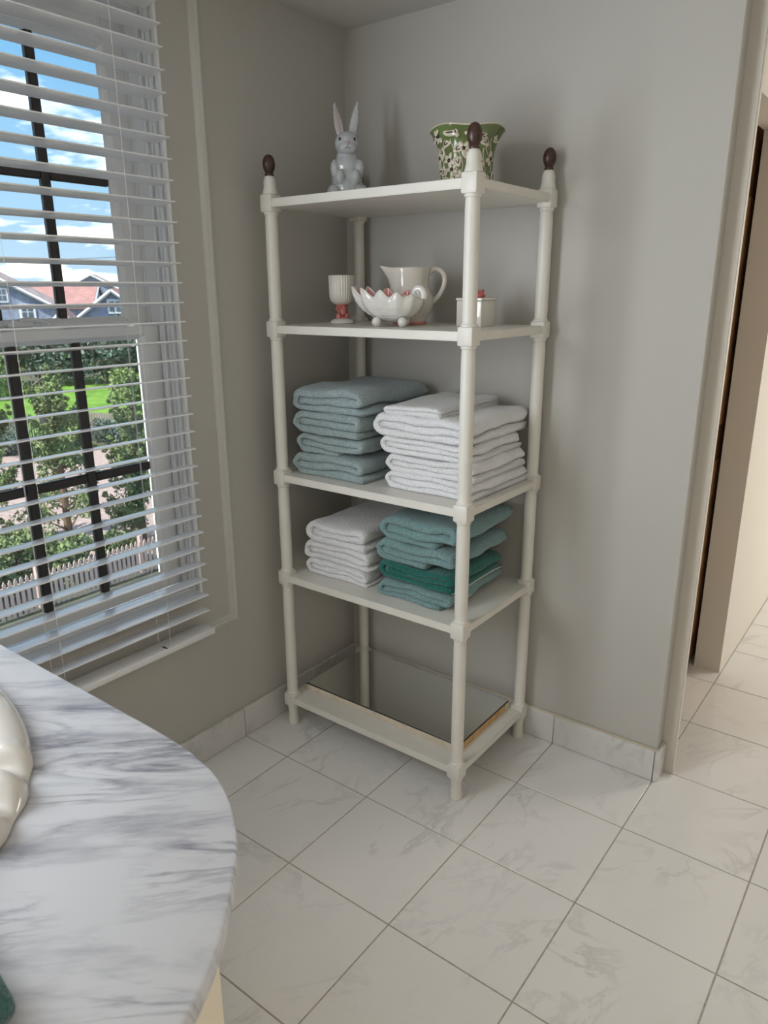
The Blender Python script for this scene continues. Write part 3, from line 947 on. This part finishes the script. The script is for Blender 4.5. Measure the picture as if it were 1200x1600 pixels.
for (u, z) in ((0.046, 0.132), (0.062, 0.143), (0.078, 0.144), (0.091, 0.134), (0.096, 0.116), (0.091, 0.095), (0.080, 0.076), (0.066, 0.062), (0.058, 0.056)):
    hd.append((jx + u * math.cos(ra), jy + u * math.sin(ra), S2 + z))
sm = []
for k in range(len(hd) - 1):
    p0, p1, p2, p3 = [Vector(hd[max(0, min(len(hd) - 1, q))]) for q in (k - 1, k, k + 1, k + 2)]
    for q in range(4):
        t_ = q / 4
        sm.append(0.5 * ((2 * p1) + (p2 - p0) * t_ + (2 * p0 - 5 * p1 + 4 * p2 - p3) * t_ ** 2 + (3 * p1 - p0 - 3 * p2 + p3) * t_ ** 3))
sm.append(Vector(hd[-1]))
build('handle', MB().tube(sm, 0.0065, 12, flat=0.75), M_porc, jug, smooth=60)
build('foot_band', MB().lathe([(0.0445, 0.0005), (0.0470, 0.002), (0.0470, 0.006), (0.0450, 0.009)], (jx, jy, S2), 40, cap=False), M_pink, jug, smooth=60)

# scallop shell bowl on ball feet
sx, sy = 0.402, -0.292
ba = -0.02                                         # long axis direction of the shell
ba = math.atan2(r2.y, r2.x) - 0.55
shb = empty('shell_bowl', (sx, sy, S2), 'white scallop shell bowl with pink lining on little ball feet', 'bowl')
def shell(th, v, off):
    # hinge at +u, fan towards -u
    ext = 0.116 if math.cos(th) < 0 else 0.082
    a_, b_ = ext - off, 0.070 - off
    fan = 0.5 - 0.5 * math.cos(th)                 # 0 at the hinge, 1 at the lip
    rib = 0.30 * (1 - 2 * abs(math.sin(6 * th))) + 0.70 * math.cos(12 * th)
    s = math.sin(v * PI / 2 * 0.97)
    u = a_ * math.cos(th) * s
    w = b_ * math.sin(th) * s
    k = 1 + 0.10 * rib * v ** 1.2 * (0.35 + 0.65 * fan)
    z = 0.012 + off + 0.060 * (1 - math.cos(v * PI / 2)) * (1 + 0.22 * fan) + 0.0135 * rib * v ** 4 * (0.3 + 0.7 * fan)
    u, w = u * k, w * k
    # fine growth rings
    z += 0.0011 * math.cos(v * 60) * (1 - v ** 6)
    return (sx + u * math.cos(ba) - w * math.sin(ba), sy + u * math.sin(ba) + w * math.cos(ba), S2 + z)
NT, NV = 288, 24
def shell_mb(off, vmax=1.0):
    b = MB()
    for i in range(NV + 1):
        for j in range(NT):
            b.v.append(shell(2 * PI * j / NT, vmax * (0.02 + 0.98 * i / NV), off))
    for i in range(NV):
        for j in range(NT):
            b.f.append((i * NT + j, i * NT + (j + 1) % NT, (i + 1) * NT + (j + 1) % NT, (i + 1) * NT + j))
    b.f.append(tuple(range(NT))[::-1])
    return b
o1 = shell_mb(0.0); i1 = shell_mb(0.0045)
build('shell', o1, M_porcw, shb, smooth=70)
li = MB(); li.v = i1.v; li.f = [tuple(reversed(q)) for q in i1.f]
k0 = len(li.v)
build('lining', li, M_pink, shb, smooth=70)
lip = MB()
lip.tube([shell(2 * PI * j / NT, 1.0, 0.0022) for j in range(NT + 1)], 0.0028, 6)
build('lip', lip, M_porcw, shb, smooth=70)
def SB(u, w, z): return (sx + u * math.cos(ba) - w * math.sin(ba), sy + u * math.sin(ba) + w * math.cos(ba), S2 + z)
for u, w in ((-0.034, -0.036), (0.040, -0.030), (0.004, 0.046)):
    build('ball_foot', MB().ell(SB(u, w, 0.0125), (0.0125, 0.0125, 0.0125), 18, 12), M_porcw, shb, smooth=180)
cp = []
for k in range(22):
    t_ = k / 21
    a = -0.6 + t_ * 2 * PI * 1.3
    r = 0.017 * (1 - t_ * 0.82)
    cp.append(SB(0.070 + r * math.cos(a), 0.0 - 0.012 * t_, 0.082 + r * math.sin(a)))
build('hinge_curl', MB().tube(cp, [0.0105 * (1 - 0.55 * k / 21) for k in range(22)], 10), M_porcw, shb, smooth=60)

# lidded box
bxo = empty('lidded_box', (0.569, -0.162, S2), 'small square cream lidded box with red coral knob behind the front post', 'box')
build('box_body', MB().box((0.532, -0.199, S2), (0.606, -0.125, S2 + 0.064), bev=0.002, seg=2), M_porc, bxo)
build('lid', MB().box((0.530, -0.201, S2 + 0.0645), (0.608, -0.123, S2 + 0.0715), bev=0.002, seg=2), M_porc, bxo)
b = MB().ell((0.569, -0.162, S2 + 0.076), (0.024, 0.024, 0.011), 12, 8)
rng = random.Random(9)
for k in range(34):
    a = rng.uniform(0, 2 * PI); q = rng.uniform(0, 0.020)
    b.ell((0.569 + q * math.cos(a), -0.162 + q * math.sin(a), S2 + 0.076 + rng.uniform(0, 0.012)), (rng.uniform(.003, .0055),) * 3, 8, 6)
build('coral_knob', remesh(b, 0.0016, 1), M_coral, bxo, smooth=180)

# ------------------------------------------------------------------ vanity
CT = 0.800
oc = [(0.10, -1.4055), (0.50, -1.4055), (0.80, -1.4040), (0.8958, -1.4060), (0.9614, -1.4170), (1.0075, -1.4348), (1.0456, -1.4575), (1.0766, -1.4815), (1.1013, -1.5073),
      (1.1268, -1.5372), (1.1559, -1.5759), (1.1790, -1.6170), (1.1960, -1.6600), (1.2090, -1.7100), (1.2170, -1.7700), (1.2200, -1.8300), (1.2200, -2.05), (0.10, -2.05)]
# smooth the curved part
def cat(pts, n=4):
    r = []
    for k in range(len(pts) - 1):
        p0, p1, p2, p3 = [Vector(pts[max(0, min(len(pts) - 1, q))]) for q in (k - 1, k, k + 1, k + 2)]
        for q in range(n):
            t_ = q / n
            r.append(0.5 * ((2 * p1) + (p2 - p0) * t_ + (2 * p0 - 5 * p1 + 4 * p2 - p3) * t_ ** 2 + (3 * p1 - p0 - 3 * p2 + p3) * t_ ** 3))
    r.append(Vector(pts[-1]))
    return [(p.x, p.y) for p in r]
outl = oc[:2] + cat(oc[2:16], 3) + oc[16:]
def inset(pts, d):
    r = []
    n = len(pts)
    for i in range(n):
        a, p, c = Vector(pts[i - 1]), Vector(pts[i]), Vector(pts[(i + 1) % n])
        t1 = (p - a).normalized(); t2_ = (c - p).normalized()
        n1 = Vector((t1.y, -t1.x)); n2 = Vector((t2_.y, -t2_.x))
        q = (n1 + n2); q = q / max(0.3, q.length_squared) * 2
        r.append((p.x + q.x * d, p.y + q.y * d))
    return r
SKX, SKY, SKA, SKB = 0.515, -1.726, 0.388, 0.232
van = empty('vanity', (0.65, -1.73, 0), 'cream bathroom vanity with rounded end and streaked white marble top', 'vanity')
# marble top with an oval cut-out
bm = bmesh.new()
hole = [(SKX + (SKA - 0.01) * math.cos(2 * PI * k / 48), SKY + (SKB - 0.01) * math.sin(2 * PI * k / 48)) for k in range(48)]
def ring3(pts, z): return [bm.verts.new((p[0], p[1], z)) for p in pts]
def bridge(a, b_):
    n = len(a)
    for k in range(n):
        bm.faces.new((a[k], a[(k + 1) % n], b_[(k + 1) % n], b_[k]))
t_in = inset(outl, 0.004)
rt_, ro1, ro2, rb_ = ring3(t_in, CT), ring3(inset(outl, 0.001), CT - 0.0015), ring3(outl, CT - 0.005), ring3(outl, CT - 0.020)
h_t, h_b = ring3(hole, CT), ring3(hole, CT - 0.020)
bridge(rt_, ro1); bridge(ro1, ro2); bridge(ro2, rb_); bridge(h_t, h_b)
def loop_edges(r): return [bm.edges.get((r[k], r[(k + 1) % len(r)])) for k in range(len(r))]
bmesh.ops.triangle_fill(bm, use_beauty=True, use_dissolve=False, edges=loop_edges(rt_) + loop_edges(h_t))
bmesh.ops.triangle_fill(bm, use_beauty=True, use_dissolve=False, edges=loop_edges(rb_) + loop_edges(h_b))
bmesh.ops.recalc_face_normals(bm, faces=bm.faces[:])
ctb = MB().addbm(bm)
ct = build('countertop', ctb, M_counter, van, smooth=30)
ct['label'] = 'white marble top with grey streaks'
cabo = inset(outl, 0.030)
bm = bmesh.new()
ra_, rb2 = ring3(cabo, 0.06), ring3(cabo, CT - 0.020)
bridge(ra_, rb2)
bmesh.ops.recalc_face_normals(bm, faces=bm.faces[:])
build('cabinet_body', MB().addbm(bm), M_vanity, van, smooth=30)
bm = bmesh.new()
kk = inset(outl, 0.06)
bridge(ring3(kk, 0.0), ring3(kk, 0.06))
bmesh.ops.recalc_face_normals(bm, faces=bm.faces[:])
build('toe_kick', MB().addbm(bm), M_vanity, van, smooth=30)
for xa, xb in ((0.16, 0.46), (0.48, 0.78)):
    dd = build('cabinet_door', MB().box((xa, -1.4355, 0.10), (xb, -1.419, 0.74), bev=0.004), M_vanity, van)
    build('knob', MB().ell(((xb - 0.03) if xa < 0.3 else (xa + 0.03), -1.410, 0.45), (0.012, 0.012, 0.012), 14, 10), M_porcw, dd, smooth=180)

# drop-in basin with gadrooned rim
sk = empty('sink_basin', (SKX, SKY, CT), 'cream porcelain oval basin with plump lobed rim set in the marble top', 'sink')
NA = 360
b = MB()
def rimp(a, q):
    """q: angle round the rim tube, 0 = outward"""
    lobe = (0.5 + 0.5 * math.cos(28 * a + 1.6 * math.cos(q))) ** 0.8
    wl = min(1.0, max(0.0, (0.80 - math.sin(a)) / 0.08))       # the far side of the rim is plain
    lobe = 0.75 * (1 - wl) + lobe * wl
    R = 0.021 + 0.003 * lobe
    ex = SKA - 0.014; ey = SKB - 0.014
    nx, ny = math.cos(a) / ex, math.sin(a) / ey
    l = math.hypot(nx, ny); nx, ny = nx / l, ny / l
    return (SKX + ex * math.cos(a) + nx * R * math.cos(q) * 1.25, SKY + ey * math.sin(a) + ny * R * math.cos(q) * 1.25, CT + 0.002 + (0.008 + 0.023 * lobe) * max(math.sin(q), 0) ** 0.8)
NQ = 14
for i in range(NA):
    for k in range(NQ + 1):
        b.v.append(rimp(2 * PI * i / NA, PI * k / NQ))
for i in range(NA):
    for k in range(NQ):
        i2 = (i + 1) % NA
        b.f.append((i * (NQ + 1) + k, i2 * (NQ + 1) + k, i2 * (NQ + 1) + k + 1, i * (NQ + 1) + k + 1))
build('rim', b, M_sink, sk, smooth=70)
b = MB()
bp = [(0.94, 0.010), (0.915, 0.004), (0.90, -0.012), (0.86, -0.05), (0.76, -0.09), (0.56, -0.118), (0.28, -0.130), (0.07, -0.133), (0.0, -0.133)]
for (s, z) in bp:
    for i in range(64):
        a = 2 * PI * i / 64
        b.v.append((SKX + SKA * s * math.cos(a), SKY + SKB * s * math.sin(a), CT + z))
for k in range(len(bp) - 1):
    for i in range(64):
        b.f.append((k * 64 + i, k * 64 + (i + 1) % 64, (k + 1) * 64 + (i + 1) % 64, (k + 1) * 64 + i))
build('bowl', b, M_sink, sk, smooth=60)
build('drain', MB().lathe([(0.0, -0.1335), (0.022, -0.1335), (0.024, -0.131), (0.018, -0.129), (0.0, -0.1295)], (SKX, SKY, CT), 24, cap=False), mat('chrome', (0.7, 0.7, 0.72), 0.15, metal=1.0), sk)

towel('dark sea-green towel lying on the marble counter beside the basin', 0.915, 1.087, -1.955, -1.712, CT + 0.0005, 0.042, terry('terry_sea', (0.055, 0.135, 0.125)), 91, None, name='hand_towel', mirror=True)

# ------------------------------------------------------------------ outdoors
GZ = -4.5
build('bounce_slab', MB().box((-3.0, -4.2, -1.25), (-0.2, 3.2, -1.1)), mat('bounce_slab_white', (0.74, 0.72, 0.70), 0.8), smooth=None, kind='structure')  # unseen pale slab added to bounce sunlight up at the blind and reveals
build('ground', MB().box((-260, -120, GZ - 0.5), (-1.5, 200, GZ - 0.02)), M_ground, smooth=None, kind='structure')
def poly(name, pts, z, mt):
    b = MB()
    n = len(pts)
    b.v = [(p[0], p[1], z) for p in pts] + [(p[0], p[1], z - 0.1) for p in pts]
    b.f = [tuple(range(n))] + [(k, n + k, n + (k + 1) % n, (k + 1) % n) for k in range(n)]
    return build(name, b, mt, smooth=None, kind='structure')
poly('driveway', [(-12.2, -2), (-12.2, 14), (-17.5, 15.5), (-22, 14.3), (-25.2, 13.2), (-27.3, 13.3), (-27.3, 11.4), (-25.0, 8.0), (-22, -2)], GZ, M_gravel)
poly('lawn', [(-29.2, 5), (-27.5, 12.6), (-29.3, 15.0), (-24.0, 17.2), (-22, 30), (-46, 34), (-47, 5)], GZ + 0.04, M_lawn)

def leaves(name, blobs, nper, size, mt, parent, seed, flat=1.0):
    """crown: many small leaf blades filling the given clumps"""
    rg = np.random.default_rng(seed)
    V = []; 
    for (c, r, cnt) in blobs:
        n_ = int(nper * cnt)
        d = rg.normal(size=(n_, 3)); d /= np.linalg.norm(d, axis=1)[:, None]
        rad = rg.uniform(0.35, 1.0, size=(n_, 1)) ** 0.6
        p = np.array(c) + d * rad * np.array(r)
        a = rg.normal(size=(n_, 3)); a /= np.linalg.norm(a, axis=1)[:, None]
        bb_ = np.cross(a, rg.normal(size=(n_, 3))); bb_ /= np.linalg.norm(bb_, axis=1)[:, None]
        s = size * rg.uniform(0.6, 1.4, size=(n_, 1))
        V.append(np.stack([p - a * s, p + bb_ * s * 0.45, p + a * s, p - bb_ * s * 0.45], axis=1))
    V = np.concatenate(V).reshape(-1, 3) - np.array(ORG[parent.name])
    nq = len(V) // 4
    me = bpy.data.meshes.new(name)
    me.vertices.add(len(V)); me.vertices.foreach_set('co', V.ravel())
    me.loops.add(nq * 4); me.loops.foreach_set('vertex_index', np.arange(nq * 4))
    me.polygons.add(nq); me.polygons.foreach_set('loop_start', np.arange(0, nq * 4, 4))
    me.update(calc_edges=True)
    me.materials.append(mt)
    o = bpy.data.objects.new(name, me)
    COL.objects.link(o)
    o.parent = parent
    return o

def juniper(label, x, y, h, rad, seed, dens=1.0):
    t = empty('juniper_tree', (x, y, GZ), label, 'tree', 'junipers behind the picket fence')
    rg = random.Random(seed)
    build('trunk', MB().tube([(x, y, GZ), (x + 0.05, y, GZ + h * 0.4), (x, y + 0.04, GZ + h * 0.9)], [0.11, 0.07, 0.02], 8), M_bark, t)
    bl_ = []
    br_ = MB()
    for k in range(34):
        u = rg.random() ** 0.8
        a = rg.uniform(0, 2 * PI)
        rr_ = rad * (1 - u) ** 0.75 * rg.uniform(0.45, 1.0) + 0.06
        z = GZ + 0.12 + u * (h - 0.4)
        c = (x + rr_ * math.cos(a), y + rr_ * math.sin(a), z + rr_ * 0.35)
        s = 0.16 + 0.20 * (1 - u)
        bl_.append((c, (s, s, s * 0.9), 1.0))
        # upswept tip
        for q in (1, 2, 3):
            bl_.append(((c[0] + 0.12 * q * math.cos(a), c[1] + 0.12 * q * math.sin(a), c[2] + 0.14 * q), (s * (0.75 - 0.18 * q),) * 3, 0.45))
        br_.tube([(x, y, z - rr_ * 0.2), c], [0.03, 0.01], 5)
    for q in range(6):
        bl_.append(((x, y, GZ + h * (0.80 + 0.04 * q)), (0.18 - 0.024 * q, 0.18 - 0.024 * q, 0.16), 0.7))
    leaves('foliage', bl_, 130 * dens, 0.050, M_jun, t, seed)
    build('branches', br_, M_bark, t, kind='stuff')
juniper('tall pointed juniper tree in the middle of the window view', -13.5, 6.25, 4.25, 0.95, 1)
juniper('shorter juniper tree at the right of the window view', -13.3, 8.0, 3.3, 0.65, 2)
juniper('juniper tree at the left edge of the window view', -15.6, 5.6, 3.9, 0.8, 3)

def shrub(label, x, y, r, h, mt, seed, size=0.06, n=2600, name='shrub', group=None, clumps=9, base=None):
    base = GZ if base is None else base
    t = empty(name, (x, y, base), label, 'shrub' if name == 'shrub' else name, group)
    rg = random.Random(seed)
    bl_ = []
    for k in range(clumps):
        a = rg.uniform(0, 2 * PI); q = r * 0.62 * math.sqrt(rg.random())
        z = base + h * rg.uniform(0.25, 0.78)
        s = r * rg.uniform(0.30, 0.48)
        bl_.append(((x + q * math.cos(a), y + q * math.sin(a), z), (s, s, min(h * 0.35, s)), 1.0))
    leaves('foliage', bl_, n / clumps, size, mt, t, seed)
    b = MB()
    for k in range(5):
        a = 2 * PI * k / 5
        b.tube([(x, y, base), (x + r * 0.3 * math.cos(a), y + r * 0.3 * math.sin(a), base + h * 0.6)], [0.04, 0.015], 5)
    build('stems', b, M_bark, t)
    return t
ORD = ('first', 'second', 'third', 'fourth', 'fifth', 'sixth')
GS = 'low shrubs behind the picket fence'
for k, (x, y, r, h) in enumerate(((-12.4, 3.6, 0.9, 1.2), (-12.7, 4.6, 0.9, 1.3), (-12.3, 5.5, 0.75, 0.9), (-12.4, 6.8, 0.7, 0.8), (-12.5, 8.9, 0.9, 1.2))):
    shrub('low bushy green shrub behind the picket fence, %s from the left' % ORD[k], x, y, r, h, M_jun, 20 + k, group=GS)
GF = 'shrubs along the far fence'
for k, (x, y, r, h) in enumerate(((-25.8, 11.0, 1.1, 1.0), (-26.5, 13.8, 1.0, 1.1), (-24.9, 14.6, 1.0, 1.0), (-23.2, 14.9, 1.0, 0.9), (-21.5, 15.1, 1.0, 0.9))):
    shrub('olive shrub before the far weathered fence, %s from the left' % ORD[k], x, y, r, h, M_light if k == 1 else M_hedge, 30 + k, 0.08, 1500, group=GF)
shrub('pale green leafy young tree on the lawn at right', -31.4, 20.3, 1.3, 2.6, M_light, 41, 0.12, 2600, clumps=14)
# dark tall hedge trees beyond the lawn, each a tree
GH = 'dense trees beyond the lawn'
for k, (x, y, r, h) in enumerate(((-45.5, 15.5, 3.4, 4.6), (-47, 19.5, 3.2, 4.4), (-45.5, 24.0, 3.0, 4.2), (-43.0, 26.2, 3.2, 4.3), (-41.2, 29.2, 3.2, 4.2), (-38.8, 31.5, 3.2, 4.3))):
    shrub('dense dark bushy tree beyond the bright lawn, %s from the left' % ORD[k], x, y, r, h, M_hedge, 50 + k, 0.20, 4200, name='tree', group=GH, clumps=16)
shrub('yellow-green leafy bush in front of the dark trees at left', -41.5, 17.6, 2.3, 3.4, M_light, 61, 0.16, 2000, clumps=12)
GR = 'bushes in front of the far houses'
for k, (x, y, r, h) in enumerate(((-55, 25.5, 3.0, 3.6), (-51.0, 26.8, 2.3, 3.4), (-52.0, 33.5, 2.6, 3.0))):
    shrub('pale green bush before the far shingled houses, %s from the left' % ORD[k], x, y, r, h, M_light, 70 + k, 0.22, 2600, clumps=12, base=GZ, group=GR)

# near cedar picket fence
fn = empty('picket_fence', (-11.52, 5.2, GZ), 'pinkish cedar picket fence in the garden below the window', 'fence')
pm = MB()
pm.v = [(dx_, dy_, z) for dx_ in (-0.01, 0.01) for (dy_, z) in ((-0.032, 0.02), (0.032, 0.02), (0.032, 0.72), (0.0, 0.78), (-0.032, 0.72))]
pm.f = [(0, 4, 3, 2, 1), (5, 6, 7, 8, 9)] + [(k, (k + 1) % 5, 5 + (k + 1) % 5, 5 + k) for k in range(5)]
pme = pm.mesh('picket'); pme.materials.append(M_cedar)
for k in range(66):
    inst('picket', pme, (-11.52, 2.2 + k * 0.108, GZ - 0.02 + 0.0), fn)
for z in (0.16, 0.56):
    build('fence_rail', MB().box((-11.565, 2.1, GZ + z), (-11.532, 9.3, GZ + z + 0.06)), M_cedar, fn)
for y in (2.2, 4.5, 6.8, 9.1):
    build('fence_post', MB().box((-11.66, y - 0.045, GZ - 0.02), (-11.57, y + 0.045, GZ + 0.85), bev=0.008), M_cedar, fn)

# far weathered fence with gate
ff = empty('far_fence', (-27, 14, GZ), 'weathered grey picket fence with capped posts along the lawn', 'fence')
pl = [(-29.3, 15.0), (-27.9, 13.5)], [(-28.8, 14.9), (-23.4, 16.0)], [(-23.4, 16.0), (-20.0, 16.6)]
pk = MB()
for (a, c) in (((-28.75, 14.85), (-27.85, 13.45)), ((-28.75, 14.85), (-25.9, 15.75)), ((-25.9, 15.75), (-20.5, 16.4)), ((-27.75, 12.55), (-26.4, 8.0))):
    a, c = Vector((*a, 0)), Vector((*c, 0)); ln = (c - a).length; dr_ = (c - a) / ln
    for k in range(int(ln / 0.13)):
        p = a + dr_ * (k * 0.13 + 0.06)
        nrm = Vector((-dr_.y, dr_.x, 0)) * 0.012; w_ = dr_ * 0.05
        q = [p - w_ - nrm, p + w_ - nrm, p + w_ + nrm, p - w_ + nrm]
        pk.add([(v.x, v.y, GZ + 0.02) for v in q] + [(v.x, v.y, GZ + 0.92) for v in q], [(0, 1, 5, 4), (1, 2, 6, 5), (2, 3, 7, 6), (3, 0, 4, 7), (4, 5, 6, 7), (3, 2, 1, 0)])
build('pickets', pk, M_greywood, ff, smooth=None, kind='stuff')
for (x, y) in ((-28.75, 14.85), (-27.85, 13.45), (-25.9, 15.75), (-23.2, 16.1), (-27.75, 12.55)):
    po_ = build('fence_post', MB().box((x - 0.11, y - 0.11, GZ), (x + 0.11, y + 0.11, GZ + 1.08), bev=0.01), M_greywood, ff, org=(x, y, GZ))
    build('post_cap', MB().box((x - 0.15, y - 0.15, GZ + 1.08), (x + 0.15, y + 0.15, GZ + 1.16), bev=0.02), M_greywood, po_)
def gate(name, label, a, c, hgt, xbrace, step):
    t = empty(name, (a[0], a[1], GZ), label, 'gate')
    a, c = Vector((*a, GZ)), Vector((*c, GZ)); ln = (c - a).length; dr_ = (c - a) / ln
    k = 0
    nn = int(ln / step)
    for k in range(nn + 1):
        p = a + dr_ * (ln * k / nn)
        build('slat', MB().tube([p + Vector((0, 0, 0.06)), p + Vector((0, 0, hgt))], 0.028, 4), M_greywood, t)
    for z in (0.12, hgt - 0.12):
        build('gate_rail', MB().tube([a + Vector((0, 0, z)), c + Vector((0, 0, z))], 0.045, 4), M_greywood, t)
    build('brace', MB().tube([a + Vector((0, 0, 0.12)), c + Vector((0, 0, hgt - 0.12))], 0.035, 4), M_greywood, t)
    if xbrace: build('brace', MB().tube([c + Vector((0, 0, 0.12)), a + Vector((0, 0, hgt - 0.12))], 0.035, 4), M_greywood, t)
gate('garden_gate', 'weathered slatted garden gate in the far fence', (-27.77, 12.66), (-27.84, 13.34), 0.9, False, 0.11)
gate('garden_gate', 'small cross-braced gate in front of the dark trees', (-43.6, 21.2), (-43.0, 22.3), 1.15, True, 0.18)

# far houses
def house(label, cx, cy, rz, w, d, hw, hr, wallm, roofm, wins, seed=0, base=GZ, over=0.35):
    """gable end faces local -y; w across the gable, d depth, hw wall height, hr roof rise"""
    t = empty('house', (cx, cy, base), label, 'house')
    cz, sz = math.cos(rz), math.sin(rz)
    def Tm(x, y, z): return (cx + x * cz - y * sz, cy + x * sz + y * cz, base + z)
    b = MB()
    b.add([Tm(-w / 2, 0, 0), Tm(w / 2, 0, 0), Tm(w / 2, 0, hw), Tm(0, 0, hw + hr), Tm(-w / 2, 0, hw),
           Tm(-w / 2, d, 0), Tm(w / 2, d, 0), Tm(w / 2, d, hw), Tm(0, d, hw + hr), Tm(-w / 2, d, hw)],
          [(0, 1, 2, 3, 4), (9, 8, 7, 6, 5), (1, 6, 7, 2), (0, 4, 9, 5)])
    build('wall', b, wallm, t, smooth=None)
    sl_ = hr / (w / 2)
    for s in (-1, 1):
        xo = s * (w / 2 + over); zo = hw - over * sl_
        b = MB()
        th = 0.22
        b.add([Tm(0, -over, hw + hr + th), Tm(0, d + over, hw + hr + th), Tm(xo, d + over, zo + th), Tm(xo, -over, zo + th),
               Tm(0, -over, hw + hr), Tm(0, d + over, hw + hr), Tm(xo, d + over, zo), Tm(xo, -over, zo)],
              [(0, 1, 2, 3), (7, 6, 5, 4), (0, 3, 7, 4), (1, 5, 6, 2), (2, 6, 7, 3), (0, 4, 5, 1)])
        build('roof', b, roofm, t, smooth=None)
        b = MB().tube([Tm(0, -over - 0.03, hw + hr + 0.02), Tm(xo, -over - 0.03, zo + 0.02)], 0.14, 4)
        build('rake_board', b, M_hwhite, t, smooth=None)
    for (x, z, ww, wh) in wins:
        fb = MB()
        fb.add([Tm(x + sx_ * ww / 2, yq, z + sz_ * wh / 2) for yq in (-0.10, 0.02) for (sx_, sz_) in ((-1, -1), (1, -1), (1, 1), (-1, 1))],
               [(0, 1, 2, 3), (7, 6, 5, 4), (0, 4, 5, 1), (1, 5, 6, 2), (2, 6, 7, 3), (3, 7, 4, 0)])
        f_ = build('window', fb, M_hwhite, t, smooth=None)
        for sx_ in (-1, 1):
            for sz_ in (-1, 1):
                pb = MB()
                x0_, z0_ = x + sx_ * ww * 0.19, z + sz_ * wh * 0.20
                pb.add([Tm(x0_ + a_ * ww * 0.15, -0.13, z0_ + c_ * wh * 0.16) for (a_, c_) in ((-1, -1), (1, -1), (1, 1), (-1, 1))] +
                       [Tm(x0_ + a_ * ww * 0.15, -0.09, z0_ + c_ * wh * 0.16) for (a_, c_) in ((-1, -1), (1, -1), (1, 1), (-1, 1))],
                       [(0, 1, 2, 3), (0, 4, 5, 1), (1, 5, 6, 2), (2, 6, 7, 3), (3, 7, 4, 0)])
                build('pane', pb, M_hwin, f_, smooth=None)
    return t
vd = math.atan2(0.5, 0.86)
# local -y must face the camera: camera lies towards (+x, -y) of the houses
house('big blue-grey shingled house with pale shingle roof at far left', -64.5, 29.3, 0.98, 10.5, 9, 4.6, 3.0, M_shing, M_rooft,
      [(1.3, 5.6, 0.9, 1.25), (3.1, 4.2, 1.3, 1.3), (0.2, 4.2, 1.1, 1.3), (-2.6, 4.2, 1.2, 1.3)])
house('long shingled house with pink roof behind the gabled house', -83.1, 51.5, 2.45, 13, 18, 4.1, 2.7, M_shing, M_roofp, [(-2.0, 3.0, 1.1, 1.3), (2.0, 3.0, 1.1, 1.3)])
house('shingled house with pink roof and white-trimmed gable at right', -57.2, 36.6, 0.86, 5.2, 10, 3.9, 2.0, M_shing, M_roofp,
      [(0.2, 4.6, 1.3, 1.2), (0.9, 2.4, 1.5, 1.4), (-1.4, 2.4, 0.9, 1.3)])
house('small pink-roofed dormer cottage between the two larger houses', -54.8, 30.4, 0.9, 3.0, 3.2, 2.7, 1.6, M_shing, M_roofp, [(0.3, 2.4, 0.9, 1.2)])
house('grey cottage with pale roof behind the pink roofs', -104, 64.0, 0.9, 10, 8, 5.6, 2.6, M_shing, M_rooft, [(0, 5.4, 1.2, 0.9)])

# utility wires in the sky
for k, (z0, z1) in enumerate(((9.0, 3.2), (11.2, 5.2))):
    pts = []
    for q in range(17):
        u = q / 16
        pts.append((-60 + 8 * u, 55 - 60 * u, z1 + (z0 - z1) * abs(u - 0.5) * 0.2 - 1.6 * math.sin(PI * u)))
    o = build('utility_wire', MB().tube(pts, 0.025, 5), M_cable, None, org=(-56, 25, 0))
    tag(o, ('lower' if k == 0 else 'upper') + ' thin dark utility wire crossing the sky before the houses', 'wire', 'utility wires')
